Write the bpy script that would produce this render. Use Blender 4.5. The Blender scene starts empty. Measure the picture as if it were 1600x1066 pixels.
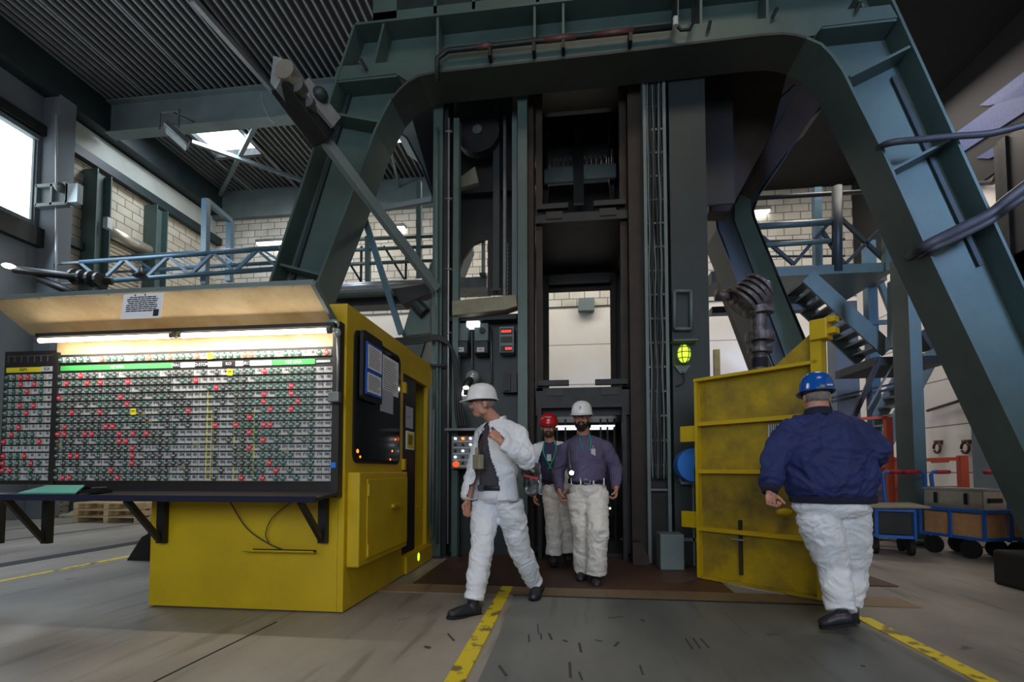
import bpy, math, random
from mathutils import Vector, noise
V = Vector
random.seed(7)
sc = bpy.context.scene
COL = sc.collection

# ---------------------------------------------------------------- camera, exposure, light
FPX = 775.0; YAW = math.radians(6.95); PIT = math.radians(2.7); CY = 698.0; EYE = 1.16
cd = bpy.data.cameras.new('camera'); cam = bpy.data.objects.new('camera', cd); COL.objects.link(cam)
cam.location = (0, 0, EYE); cam.rotation_euler = (math.pi/2 + PIT, 0, YAW)
cd.sensor_width = 36; cd.lens = FPX/1600*36; cd.shift_y = (CY-533)/1600; cd.clip_start = .05; cd.clip_end = 200
sc.camera = cam
sc.view_settings.view_transform = 'Standard'; sc.view_settings.look = 'None'
sc.view_settings.exposure = 0.0; sc.view_settings.gamma = 1; sc.view_settings.use_curve_mapping = False
w = bpy.data.worlds.new('sky'); sc.world = w; w.use_nodes = True
w.node_tree.nodes['Background'].inputs[0].default_value = (.75, .85, 1, 1)
w.node_tree.nodes['Background'].inputs[1].default_value = .6

def area(name, loc, aim, sx, sy, power, color):
    l = bpy.data.lights.new(name, 'AREA'); l.shape = 'RECTANGLE'; l.size = sx; l.size_y = sy
    l.energy = power; l.color = color
    o = bpy.data.objects.new(name, l); COL.objects.link(o); o.location = loc
    o.rotation_euler = (V(aim)-V(loc)).to_track_quat('-Z', 'Y').to_euler()
    l.spread = math.radians({'fill_front_right': 30}.get(name, 180))
    return o
LIGHTS = [
    ('fill_front', (1.5, -6.6, 4.6), (0, 4, 1.8), 8, 4.0, 245, (.74, .85, 1.0)),  # unseen bluish fill behind the eye, for windows presumed there
    ('fill_front_right', (5.6, -4.5, 5.5), (5.0, 6, 4.5), 1.6, 2.4, 72, (.44, .58, 1.0)),  # added blue spot narrowed onto the right frame leg, no window there
    ('daylight_left_window', (-12.3, 7.6, 7.6), (0, 6, 1.5), 5, 2.4, 380, (.72, .85, 1.0)),
    ('daylight_skylight_left', (-10.4, 12.9, 11.05), (-9.4, 12.4, 0), 1.6, 1.2, 200, (.80, .90, 1.0)),
    ('roof_fill_front', (1.5, -1.0, 10.8), (1.5, 1.0, 0), 5, 2.5, 215, (1.0, .86, .68)),  # added warm overhead fill, standing in for unseen hall lamps
    ('roof_fill_right', (6.6, 11.6, 9.6), (6.8, 12.8, 0), 3.0, 3, 330, (1.0, .90, .80)),  # added warm light in place of unseen hall lamps at the right
    ('roof_fill_back', (-.5, 13.6, 9.6), (-1, 16, 3), 8, 1.4, 300, (1.0, .93, .84)),  # added warm-white area light over the back, besides its strip lamps
    ('roof_fill_back_left', (-8.0, 13.4, 9.8), (-9.5, 16, 3), 4, 1.4, 110, (1.0, .92, .8)),  # further added warm-white light for the left part of the back
]
for a in LIGHTS: area(*a)

# pixel of the 1600x1066 frame -> point of the place, on a plane Y=, X= or Z=
_F = V((-math.sin(YAW)*math.cos(PIT), math.cos(YAW)*math.cos(PIT), math.sin(PIT)))
_R = V((math.cos(YAW), math.sin(YAW), 0)); _U = _R.cross(_F)
def P(u, v, Y=None, X=None, Z=None):
    d = _F + _R*((u-800)/FPX) - _U*((v-CY)/FPX)
    k = Y/d.y if Y is not None else X/d.x if X is not None else (Z-EYE)/d.z
    return V((0, 0, EYE)) + d*k

def PX(u, Y, v=660): return P(u, v, Y=Y).x

# ---------------------------------------------------------------- materials
M = {}
def S(r, g, b):
    f = lambda c: (c/255/12.92) if c/255 <= .04045 else ((c/255+.055)/1.055)**2.4
    return (f(r), f(g), f(b), 1)
def mat(name, col, rough=.6, metal=0, var=0, vscale=3, bump=0, bscale=30, col2=None, emit=0, ecol=None, alpha=1, spec=.5):
    m = bpy.data.materials.new(name); m.use_nodes = True; nt = m.node_tree; N = nt.nodes; L = nt.links
    b = N['Principled BSDF']; b.inputs['Base Color'].default_value = col; b.inputs['Roughness'].default_value = rough
    b.inputs['Metallic'].default_value = metal; b.inputs['Specular IOR Level'].default_value = spec
    if var or bump:
        tc = N.new('ShaderNodeTexCoord')
    if var:
        n = N.new('ShaderNodeTexNoise'); n.inputs['Scale'].default_value = vscale; n.inputs['Detail'].default_value = 6
        n.inputs['Roughness'].default_value = .65; L.new(tc.outputs['Object'], n.inputs['Vector'])
        r = N.new('ShaderNodeValToRGB'); r.color_ramp.elements[0].position = .38; r.color_ramp.elements[1].position = .66
        c2 = col2 or tuple(c*(1-var) for c in col[:3])+(1,)
        r.color_ramp.elements[0].color = c2; r.color_ramp.elements[1].color = col
        L.new(n.outputs['Fac'], r.inputs[0]); L.new(r.outputs[0], b.inputs['Base Color'])
    if bump:
        n2 = N.new('ShaderNodeTexNoise'); n2.inputs['Scale'].default_value = bscale; n2.inputs['Detail'].default_value = 4
        L.new(tc.outputs['Object'], n2.inputs['Vector'])
        bp = N.new('ShaderNodeBump'); bp.inputs['Strength'].default_value = bump; bp.inputs['Distance'].default_value = .02
        L.new(n2.outputs['Fac'], bp.inputs['Height']); L.new(bp.outputs[0], b.inputs['Normal'])
    if emit:
        b.inputs['Emission Color'].default_value = ecol or col; b.inputs['Emission Strength'].default_value = emit
    if alpha < 1: b.inputs['Alpha'].default_value = alpha
    M[name] = m
    return m
mat('green_paint', S(76, 98, 95), .42, 0, .25, 1.3, .05, 14)
mat('shaded_green', S(56, 63, 60), .6, 0, .3, 1.2, .05, 14)  # darker copy of green_paint for the beam underside, shade put into the colour
mat('green_dark', S(34, 48, 52), .5, 0, .3, 1.5, .05, 14)
mat('blue_paint', S(72, 106, 126), .4, 0, .25, 2)
mat('dark_steel', S(40, 42, 44), .5, .3, .5, 4, .1, 20)
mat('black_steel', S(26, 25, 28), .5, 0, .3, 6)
mat('brown_steel', S(58, 46, 40), .65, .1, .45, 3, .15, 25)
mat('grey_steel', S(120, 124, 126), .42, .6, .35, 5, .05, 20)
mat('light_steel', S(175, 178, 182), .35, .5, .2, 6)
mat('grey_girder', S(108, 122, 124), .5, 0, .2, 1.5)
mat('yellow_paint', S(206, 174, 18), .42, 0, .16, 2.2, .03, 20)
mat('yellow_gate', S(190, 160, 18), .38, 0, .9, 1.7, .12, 9, col2=S(112, 98, 48))
mat('orange_paint', S(196, 72, 30), .45, 0, .2, 4)
mat('white_paint', S(232, 230, 224), .6, 0, .1, 1)
mat('paper', S(232, 234, 240), .8)
mat('ink', S(40, 40, 46), .8)
mat('paper_grey', S(176, 180, 196), .8)
mat('black', S(14, 14, 16), .5)
mat('rubber', S(20, 20, 22), .8)
mat('board_black', S(30, 26, 28), .55)
mat('wood', S(204, 184, 146), .6, 0, .3, 2.2, .03, 30, col2=S(176, 148, 108))
mat('label_white', S(186, 190, 192), .5)
mat('tag_green', S(40, 92, 78), .4)
mat('tag_dark', S(52, 66, 62), .4)
mat('tag_red', S(214, 30, 52), .4)
mat('tag_orange', S(240, 96, 50), .4)
mat('tag_yellow', S(236, 226, 40), .5)
mat('banner_green', S(70, 180, 90), .6)
mat('banner_yellow', S(214, 200, 40), .6)
mat('teal_sheet', S(90, 160, 150), .5)
mat('blue_plastic', S(30, 120, 220), .45)
mat('blue_trolley', S(40, 104, 196), .4)
mat('red_grip', S(180, 30, 44), .5)
mat('frame_blue', S(30, 96, 200), .45)
mat('glass_dark', S(24, 24, 30), .12, 0, spec=.7)
mat('alu', S(196, 190, 178), .35, .7, .15, 8)
mat('cardboard', S(216, 160, 110), .8, 0, .2, 8)
mat('tarp', S(150, 146, 124), .75, 0, .3, 3)
mat('skin', S(198, 142, 122), .5, 0, .12, 20)
mat('hair_grey', S(150, 142, 136), .8, 0, .4, 60)
mat('beard_dark', S(44, 33, 30), .9, 0, .4, 60, .5, 200)
mat('beard_brown', S(92, 66, 52), .9, 0, .4, 60, .5, 200)
mat('moustache', S(120, 108, 102), .9, 0, .4, 60, .4, 200)
mat('lip', S(160, 92, 86), .5)
mat('eye', S(220, 220, 220), .3)
mat('iris', S(40, 36, 36), .3)
mat('white_cloth', S(234, 238, 246), .85, 0, .06, 5, .35, 40)
mat('cream_cloth', S(238, 234, 228), .85, 0, .08, 5, .35, 40)
mat('navy_cloth', S(34, 46, 104), .75, 0, .25, 5, .35, 40)
mat('navy_rib', S(22, 26, 52), .9)
mat('grey_shirt', S(76, 74, 84), .85, 0, .2, 8, .3, 40)
mat('blue_shirt', S(58, 58, 92), .85, 0, .2, 8, .3, 40)
mat('helmet_white', S(228, 228, 230), .3)
mat('helmet_red', S(196, 20, 36), .25)
mat('helmet_blue', S(20, 84, 170), .15)
mat('boot', S(44, 44, 52), .4, 0, .3, 12)
mat('belt', S(26, 28, 40), .5)
mat('lanyard', S(30, 150, 120), .7)
mat('silver_bag', S(150, 154, 160), .28, .75, .5, 9, .5, 12, col2=S(60, 62, 68))
mat('grey_bag', S(84, 86, 92), .6, 0, .3, 9)
mat('cable', S(44, 46, 50), .6)
mat('rust_pipe', S(120, 112, 108), .5, .4, .6, 7, .4, 18, col2=S(60, 52, 50))
mat('tube_glow', S(255, 246, 226), .4, emit=14, ecol=S(255, 240, 214))
mat('lamp_green', S(190, 220, 60), .3, emit=1.6, ecol=S(190, 230, 50))
mat('led_white', (1, 1, 1, 1), .3, emit=60, ecol=(.95, .97, 1, 1))
mat('lamp_white', (1, 1, 1, 1), .3, emit=9, ecol=(1, .97, .9, 1))
mat('led_orange', S(255, 110, 30), .3, emit=5, ecol=S(255, 100, 30))
mat('led_red', S(255, 40, 40), .3, emit=3, ecol=S(255, 50, 30))
mat('led_soft', S(230, 235, 240), .3, emit=1.5)
mat('clear_case', S(160, 170, 170), .15, .2, .3, 10)
mat('window_light', (1, 1, 1, 1), .3, emit=2.6, ecol=(.86, .93, 1, 1))
mat('skylight_blue', S(50, 60, 100), .7, 0, .6, 40, emit=.07, ecol=S(110, 140, 220))
mat('ceiling_dark', S(30, 30, 33), .9, 0, .25, .6)
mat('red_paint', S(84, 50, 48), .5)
mat('scuff', S(70, 68, 66), .7)
mat('brass', S(120, 110, 90), .4, .6)

def nodes_of(name, rough=.7):
    m = bpy.data.materials.new(name); m.use_nodes = True; M[name] = m
    nt = m.node_tree; b = nt.nodes['Principled BSDF']; b.inputs['Roughness'].default_value = rough
    return m, nt.nodes, nt.links, b
def brick_mat(name, c1, c2, mortar, scale, bw, bh, axes, msize=.012, dirt=.72):
    m, N, L, b = nodes_of(name, .85)
    tc = N.new('ShaderNodeTexCoord'); sp = N.new('ShaderNodeSeparateXYZ'); cb = N.new('ShaderNodeCombineXYZ')
    L.new(tc.outputs['Object'], sp.inputs[0]); L.new(sp.outputs[axes[0]], cb.inputs[0]); L.new(sp.outputs[axes[1]], cb.inputs[1])
    t = N.new('ShaderNodeTexBrick'); t.inputs['Scale'].default_value = scale
    t.inputs['Brick Width'].default_value = bw; t.inputs['Row Height'].default_value = bh
    t.inputs['Mortar Size'].default_value = msize; t.inputs['Color1'].default_value = c1; t.inputs['Color2'].default_value = c2
    t.inputs['Mortar'].default_value = mortar; L.new(cb.outputs[0], t.inputs['Vector'])
    n = N.new('ShaderNodeTexNoise'); n.inputs['Scale'].default_value = 1.2; n.inputs['Detail'].default_value = 8; L.new(tc.outputs['Object'], n.inputs['Vector'])
    r = N.new('ShaderNodeValToRGB'); r.color_ramp.elements[0].position = .3; r.color_ramp.elements[0].color = (dirt, dirt*.98, dirt*.94, 1); r.color_ramp.elements[1].position = .6
    L.new(n.outputs['Fac'], r.inputs[0])
    mx = N.new('ShaderNodeMix'); mx.data_type = 'RGBA'; mx.blend_type = 'MULTIPLY'; mx.inputs[0].default_value = 1
    L.new(t.outputs['Color'], mx.inputs[6]); L.new(r.outputs[0], mx.inputs[7]); L.new(mx.outputs[2], b.inputs['Base Color'])
brick_mat('brick_white', S(206, 204, 196), S(184, 180, 170), S(110, 108, 104), 1, .5, .25, ('X', 'Z'), .014)
brick_mat('brick_side', S(196, 190, 176), S(178, 170, 152), S(112, 106, 98), 1, .5, .25, ('Y', 'Z'), .014)
brick_mat('panel_white', S(226, 224, 218), S(220, 218, 212), S(120, 118, 114), 1, 60, 1.32, ('X', 'Z'), .012, .93)
brick_mat('panel_white_side', S(222, 216, 212), S(214, 208, 206), S(120, 110, 106), 1, 60, 1.1, ('Y', 'Z'), .014, .9)
mat('plaster', S(188, 192, 186), .8, 0, .2, .8)
mat('plaster_grey', S(104, 112, 118), .8, 0, .2, .8)

def floor_mat(name, c1, c2, c3, rough=.5):
    m, N, L, b = nodes_of(name, rough)
    tc = N.new('ShaderNodeTexCoord')
    n = N.new('ShaderNodeTexNoise'); n.inputs['Scale'].default_value = .55; n.inputs['Detail'].default_value = 9; n.inputs['Roughness'].default_value = .62
    mp = N.new('ShaderNodeMapping'); mp.inputs['Scale'].default_value = (1, .45, 1)
    L.new(tc.outputs['Object'], mp.inputs[0]); L.new(mp.outputs[0], n.inputs['Vector'])
    r = N.new('ShaderNodeValToRGB'); e = r.color_ramp.elements; e[0].position = .34; e[0].color = c2; e[1].position = .66; e[1].color = c1
    x = e.new(.5); x.color = c3
    L.new(n.outputs['Fac'], r.inputs[0])
    # streaky tyre scuffs and small dark spots
    mp2 = N.new('ShaderNodeMapping'); mp2.inputs['Scale'].default_value = (7, .7, 1); mp2.inputs['Rotation'].default_value = (0, 0, .25)
    n2 = N.new('ShaderNodeTexNoise'); n2.inputs['Scale'].default_value = 1.1; n2.inputs['Detail'].default_value = 7
    L.new(tc.outputs['Object'], mp2.inputs[0]); L.new(mp2.outputs[0], n2.inputs['Vector'])
    r2 = N.new('ShaderNodeValToRGB'); r2.color_ramp.elements[0].position = .27; r2.color_ramp.elements[0].color = (.5, .48, .46, 1); r2.color_ramp.elements[1].position = .42
    L.new(n2.outputs['Fac'], r2.inputs[0])
    n3 = N.new('ShaderNodeTexNoise'); n3.inputs['Scale'].default_value = 4.2; n3.inputs['Detail'].default_value = 3
    L.new(tc.outputs['Object'], n3.inputs['Vector'])
    r3 = N.new('ShaderNodeValToRGB'); r3.color_ramp.elements[0].position = .25; r3.color_ramp.elements[0].color = (.35, .34, .33, 1); r3.color_ramp.elements[1].position = .31
    L.new(n3.outputs['Fac'], r3.inputs[0])
    a = N.new('ShaderNodeMix'); a.data_type = 'RGBA'; a.blend_type = 'MULTIPLY'; a.inputs[0].default_value = .8
    c = N.new('ShaderNodeMix'); c.data_type = 'RGBA'; c.blend_type = 'MULTIPLY'; c.inputs[0].default_value = .8
    L.new(r.outputs[0], a.inputs[6]); L.new(r2.outputs[0], a.inputs[7]); L.new(a.outputs[2], c.inputs[6]); L.new(r3.outputs[0], c.inputs[7])
    L.new(c.outputs[2], b.inputs['Base Color'])
    rr = N.new('ShaderNodeMapRange'); rr.inputs[3].default_value = rough-.14; rr.inputs[4].default_value = rough+.2
    L.new(n.outputs['Fac'], rr.inputs[0]); L.new(rr.outputs[0], b.inputs['Roughness'])
floor_mat('concrete', S(168, 162, 152), S(112, 108, 104), S(142, 136, 128), .45)
floor_mat('concrete_slab', S(136, 138, 136), S(92, 94, 94), S(114, 116, 114), .40)
floor_mat('floor_plate', S(96, 64, 46), S(52, 36, 30), S(70, 48, 38), .5)
floor_mat('tan_strip', S(152, 128, 98), S(104, 86, 66), S(126, 106, 82), .55)
def worn_line(name, col):
    m, N, L, b = nodes_of(name, .55)
    tc = N.new('ShaderNodeTexCoord'); n = N.new('ShaderNodeTexNoise'); n.inputs['Scale'].default_value = 7; n.inputs['Detail'].default_value = 8
    L.new(tc.outputs['Object'], n.inputs['Vector'])
    r = N.new('ShaderNodeValToRGB'); r.color_ramp.elements[0].position = .40; r.color_ramp.elements[0].color = S(128, 112, 60)
    r.color_ramp.elements[1].position = .47; r.color_ramp.elements[1].color = col
    L.new(n.outputs['Fac'], r.inputs[0]); L.new(r.outputs[0], b.inputs['Base Color'])
worn_line('yellow_line', S(226, 204, 40))
def stripe_mat(name, c1, c2, axis, freq, thr=.8):
    m, N, L, b = nodes_of(name, .8)
    tc = N.new('ShaderNodeTexCoord'); d = N.new('ShaderNodeVectorMath'); d.operation = 'DOT_PRODUCT'; d.inputs[1].default_value = axis
    L.new(tc.outputs['Object'], d.inputs[0])
    mu = N.new('ShaderNodeMath'); mu.operation = 'MULTIPLY'; mu.inputs[1].default_value = freq; L.new(d.outputs['Value'], mu.inputs[0])
    fr = N.new('ShaderNodeMath'); fr.operation = 'FRACT'; L.new(mu.outputs[0], fr.inputs[0])
    gt = N.new('ShaderNodeMath'); gt.operation = 'GREATER_THAN'; gt.inputs[1].default_value = thr; L.new(fr.outputs[0], gt.inputs[0])
    mx = N.new('ShaderNodeMix'); mx.data_type = 'RGBA'; L.new(gt.outputs[0], mx.inputs[0]); mx.inputs[6].default_value = c1; mx.inputs[7].default_value = c2
    L.new(mx.outputs[2], b.inputs['Base Color'])
stripe_mat('striped_shirt', S(74, 68, 98), S(112, 102, 138), (1, 0, 0), 62, .62)

# ---------------------------------------------------------------- mesh helpers
WL = {}
def wloc(o): return WL.get(o.name, V((0, 0, 0)))
class MB:
    def __init__(s): s.v = []; s.f = []; s.m = []
    def quad(s, *i, m=0): s.f.append(tuple(i)); s.m.append(m)
    def box(s, x0, y0, z0, x1, y1, z1, m=0):
        b = len(s.v)
        for z in (z0, z1):
            for x, y in ((x0, y0), (x1, y0), (x1, y1), (x0, y1)): s.v.append(V((x, y, z)))
        for q in ((0, 3, 2, 1), (4, 5, 6, 7), (0, 1, 5, 4), (1, 2, 6, 5), (2, 3, 7, 6), (3, 0, 4, 7)): s.quad(*[b+i for i in q], m=m)
        return s
    def bar(s, a, b, w, h, up=(0, 0, 1), m=0):
        a, b, up = V(a), V(b), V(up); d = (b-a).normalized()
        if abs(d.dot(up)) > .98: up = V((0, 1, 0))
        side = d.cross(up).normalized()*w/2; u = side.cross(d).normalized()*h/2
        k = len(s.v)
        for p in (a, b):
            s.v += [p-side-u, p+side-u, p+side+u, p-side+u]
        for q in ((0, 1, 2, 3), (7, 6, 5, 4), (0, 4, 5, 1), (1, 5, 6, 2), (2, 6, 7, 3), (3, 7, 4, 0)): s.quad(*[k+i for i in q], m=m)
        return s
    def ibeam(s, a, b, w, h, t=.025, up=(0, 0, 1), m=0):
        a, b, up = V(a), V(b), V(up); d = (b-a).normalized(); side = d.cross(up).normalized(); u = side.cross(d).normalized()
        s.bar(a, b, t, h-2*t, up, m)
        for q in (1, -1): s.bar(a+u*q*(h-t)/2, b+u*q*(h-t)/2, w, t, up, m)
        return s
    def prism(s, poly, vec, m=0):
        vec = V(vec); k = len(s.v); n = len(poly); poly = [V(p) for p in poly]
        s.v += poly + [p+vec for p in poly]
        s.quad(*range(k, k+n), m=m); s.quad(*reversed(range(k+n, k+2*n)), m=m)
        for i in range(n):
            j = (i+1) % n; s.quad(k+i, k+n+i, k+n+j, k+j, m=m)
        return s
    def tube(s, pts, r, n=10, m=0, side=None, cap=True):
        pts = [V(p) for p in pts]; N = len(pts)
        rs = r if isinstance(r, (list, tuple)) and len(r) == N else [r]*N
        k = len(s.v); pu = None
        for i, p in enumerate(pts):
            d = (pts[min(i+1, N-1)]-pts[max(i-1, 0)]).normalized()
            if side is not None: sx = V(side); sx = (sx - d*sx.dot(d)).normalized()
            else:
                if pu is None:
                    pu = V((0, 0, 1)) if abs(d.z) < .9 else V((1, 0, 0))
                sx = (pu - d*pu.dot(d)).normalized(); pu = sx
            sy = d.cross(sx)
            rx, ry = rs[i] if isinstance(rs[i], (tuple, list)) else (rs[i], rs[i])
            for j in range(n):
                a = 2*math.pi*j/n; s.v.append(p + sx*rx*math.cos(a) + sy*ry*math.sin(a))
        for i in range(N-1):
            for j in range(n):
                a = k+i*n+j; b = k+i*n+(j+1) % n; s.quad(a, b, b+n, a+n, m=m)
        if cap:
            s.quad(*reversed(range(k, k+n)), m=m); s.quad(*range(k+(N-1)*n, k+N*n), m=m)
        return s
    def ell(s, c, r, ax=None, n=14, h=9, m=0, top=False):
        c = V(c); ax = ax or (V((1, 0, 0)), V((0, 1, 0)), V((0, 0, 1)))
        if not isinstance(r, (tuple, list)): r = (r, r, r)
        k = len(s.v)
        for i in range(h+1):
            t = -math.pi/2 + math.pi*i/h if not top else math.pi/2*i/h
            ct = max(math.cos(t), .01)
            for j in range(n):
                a = 2*math.pi*j/n
                s.v.append(c + ax[0]*r[0]*ct*math.cos(a) + ax[1]*r[1]*ct*math.sin(a) + ax[2]*r[2]*math.sin(t))
        for i in range(h):
            for j in range(n):
                a = k+i*n+j; b = k+i*n+(j+1) % n; s.quad(a, b, b+n, a+n, m=m)
        s.quad(*reversed(range(k, k+n)), m=m); s.quad(*range(k+h*n, k+h*n+n), m=m)
        return s
    def sheet(s, o, ux, uz, w, h, t=.003, m=0):   # thin plate: corner o, axes
        o, ux, uz = V(o), V(ux).normalized(), V(uz).normalized()
        return s.prism([o, o+ux*w, o+ux*w+uz*h, o+uz*h], uz.cross(ux)*t, m)
    def lines(s, o, ux, uz, w, h, n, m=1, th=.006, seed=1, center=False):    # rows of small word marks on a sheet
        rnd = random.Random(seed); o, ux, uz = V(o), V(ux).normalized(), V(uz).normalized(); nr = ux.cross(uz)
        for i in range(n):
            z = h*(1-(i+.5)/n); x = 0 if not center else w*rnd.uniform(.02, .2); x1 = w*(rnd.uniform(.75, 1) if not center else 1-x/w)
            while x < x1:
                l = min(rnd.uniform(.06, .2)*w, x1-x)
                if l > .004: s.prism([o+ux*x+uz*z, o+ux*(x+l)+uz*z, o+ux*(x+l)+uz*(z+th), o+ux*x+uz*(z+th)], nr*.0015, m)
                x += l + .025*w
        return s
    def build(s, name, mats, parent=None, smooth=False, bevel=0, recalc=True, solid=0):
        if isinstance(mats, str): mats = [mats]
        if parent is not None: base = wloc(parent)
        else:
            xs = [v.x for v in s.v]; ys = [v.y for v in s.v]; zs = [v.z for v in s.v]
            base = V(((min(xs)+max(xs))/2, (min(ys)+max(ys))/2, min(zs)))
        me = bpy.data.meshes.new(name); me.from_pydata([v-base for v in s.v], [], s.f)
        for x in mats: me.materials.append(M[x])
        me.polygons.foreach_set('material_index', s.m)
        if recalc:
            import bmesh
            bm = bmesh.new(); bm.from_mesh(me); bmesh.ops.recalc_face_normals(bm, faces=bm.faces); bm.to_mesh(me); bm.free()
        if smooth: me.polygons.foreach_set('use_smooth', [True]*len(me.polygons))
        me.update()
        o = bpy.data.objects.new(name, me); COL.objects.link(o)
        if parent is not None: o.parent = parent; WL[o.name] = base
        else: o.location = base; WL[o.name] = base
        if bevel:
            b = o.modifiers.new('bevel', 'BEVEL'); b.width = bevel; b.segments = 2; b.limit_method = 'ANGLE'
        return o
def tag(o, label=None, cat=None, group=None, kind=None):
    if label: o['label'] = label
    if cat: o['category'] = cat
    if group: o['group'] = group
    if kind: o['kind'] = kind
    return o
def thing(name, label, cat, loc, group=None, kind=None):
    o = bpy.data.objects.new(name, None); COL.objects.link(o); o.location = loc; WL[o.name] = V(loc)
    o.empty_display_size = .1
    return tag(o, label, cat, group, kind)
def struct(o): o['kind'] = 'structure'; return o
def text(name, s, size, origin, ux, uz, matn, parent, depth=.002):
    c = bpy.data.curves.new(name, 'FONT'); c.body = s; c.size = size; c.extrude = depth; c.align_x = 'CENTER'; c.align_y = 'CENTER'
    t = bpy.data.objects.new(name, c); COL.objects.link(t)
    dg = bpy.context.evaluated_depsgraph_get(); me = bpy.data.meshes.new_from_object(t.evaluated_get(dg))
    bpy.data.objects.remove(t); bpy.data.curves.remove(c)
    ux, uz = V(ux).normalized(), V(uz).normalized(); n = ux.cross(uz); b = wloc(parent); origin = V(origin)
    for v in me.vertices: v.co = origin + ux*v.co.x + uz*v.co.y + n*v.co.z - b
    me.materials.clear(); me.materials.append(M[matn]); me.name = name
    o = bpy.data.objects.new(name, me); COL.objects.link(o); o.parent = parent; WL[o.name] = b
    return o
X, Y_, Z = V((1, 0, 0)), V((0, 1, 0)), V((0, 0, 1))
# ================================================================ THE ROOM
WX, RX, BY, FYW, CZ = -12.9, 8.75, 16.3, -7.5, 11.2
ZS = 10.05      # underside of the dark slab right of the shaft
def quadmesh(name, pts, m, thick):
    b = MB(); b.prism(pts, thick); return struct(b.build(name, m))
b = MB(); b.box(WX-.3, FYW-.3, -.3, RX+.3, BY+.3, 0); struct(b.build('floor', 'concrete'))
# floor finishes lying in the floor
b = MB(); b.box(-1.62, 4.92, .0, 1.5, 6.9, .012); b.box(1.5, 5.4, .0, 3.2, 6.9, .012); struct(b.build('floor_plate', 'floor_plate'))
b = MB(); b.box(-1.9, 4.60, .0, 2.9, 4.92, .010); struct(b.build('floor_threshold', 'tan_strip'))
b = MB(); b.box(-.52, 1.2, .0, 2.15, 4.585, .004); struct(b.build('floor_slab', 'concrete_slab'))
b = MB(); b.box(-.7, .5, 0, -.59, 4.92, .013); b.box(2.19, .5, 0, 2.30, 4.3, .008); b.box(-5.97, .5, 0, -5.87, 8.2, .004)
struct(b.build('floor_line', 'yellow_line'))
b = MB(); b.box(-7.05, -2, 0, -6.78, 9.5, .004); b.box(-9.3, -2, 0, -9.25, 17, .004); b.box(-10.9, -2, 0, -10.85, 17, .004)
b.bar(P(240, 1066, Z=.001), P(432, 972, Z=.001), .012, .004); b.bar(P(1230, 990, Z=.002), P(560, 1100, Z=.002), .004, .002)
b.box(-.55, 4.585, 0, 2.3, 4.60, .012)
struct(b.build('floor_groove', 'dark_steel'))
# scratch marks scattered on the slab
b = MB(); rnd = random.Random(3)
for u, v, du, dv, w in ((826, 992, 1, 14, .02), (845, 990, 1, 12, .02), (858, 990, 5, 12, .03), (880, 1000, 8, 4, .03), (905, 1005, 4, 18, .03), (930, 1000, 14, 3, .02), (1071, 998, 14, 20, .02), (1083, 997, 14, 20, .02), (1095, 998, 16, 18, .02), (1001, 968, 8, 4, .03), (950, 966, 30, -3, .015), (780, 1040, 14, 20, .03), (700, 990, 12, 14, .02), (890, 1035, 2, 30, .03), (905, 1050, 6, 16, .02), (840, 975, 2, 20, .015), (960, 1010, 8, -8, .03), (1345, 1040, 8, 2, .03), (664, 1010, 10, 3, .04), (1000, 1040, 6, 18, .02)):
    b.bar(P(u, v, Z=.006), P(u+du*.8, v+dv*.8, Z=.006), w*.55, .002)
struct(b.build('floor_scratches', 'scuff'))

# walls with their openings
def wall_x(name, x, y0, y1, z0, z1, holes, m, t=-.3):       # wall in a plane of constant x, holes (y0,y1,z0,z1)
    b = MB(); ys = sorted({y0, y1}|{h[0] for h in holes}|{h[1] for h in holes}); zs = sorted({z0, z1}|{h[2] for h in holes}|{h[3] for h in holes})
    for i in range(len(ys)-1):
        for j in range(len(zs)-1):
            cy, cz = (ys[i]+ys[i+1])/2, (zs[j]+zs[j+1])/2
            if any(h[0] < cy < h[1] and h[2] < cz < h[3] for h in holes): continue
            b.box(min(x, x+t), ys[i], zs[j], max(x, x+t), ys[i+1], zs[j+1])
    return struct(b.build(name, m))
WIN = (3.2, 10.25, 7.05, 9.3)
wall_x('wall_left', WX, FYW, BY, 0, CZ, [WIN], 'plaster_grey')
w1 = MB(); y0, y1, z0, z1 = WIN
for q in range(5):
    yy = y0+(y1-y0)*q/4; w1.box(WX-.16, yy-.04, z0, WX-.04, yy+.04, z1)
w1.box(WX-.16, y0, z0, WX+.05, y1, z0+.1); w1.box(WX-.16, y0, z1-.1, WX+.05, y1, z1)
w1 = struct(w1.build('window_1', 'grey_girder'))
b = MB(); b.box(WX-.12, y0, z0, WX-.10, y1, z1); b.build('glass_pane', 'window_light', w1)
b = MB(); b.box(WX, FYW, 6.55, WX+.18, 10.4, 7.0); b.box(WX, FYW, 9.35, WX+.12, 10.4, 9.6); struct(b.build('trim_1', 'dark_steel'))
b = MB(); b.box(WX, 10.75, 0, WX+.05, BY, 10.3); struct(b.build('wall_left_lining', 'plaster'))
b = MB(); b.box(WX, FYW, 10.35, WX+.42, BY, CZ); struct(b.build('trim_2', 'green_dark'))
b = MB(); b.box(WX, 10.35, 0, WX+.46, 10.75, 10.4); struct(b.build('trim_3', 'plaster_grey', bevel=.01))
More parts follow.
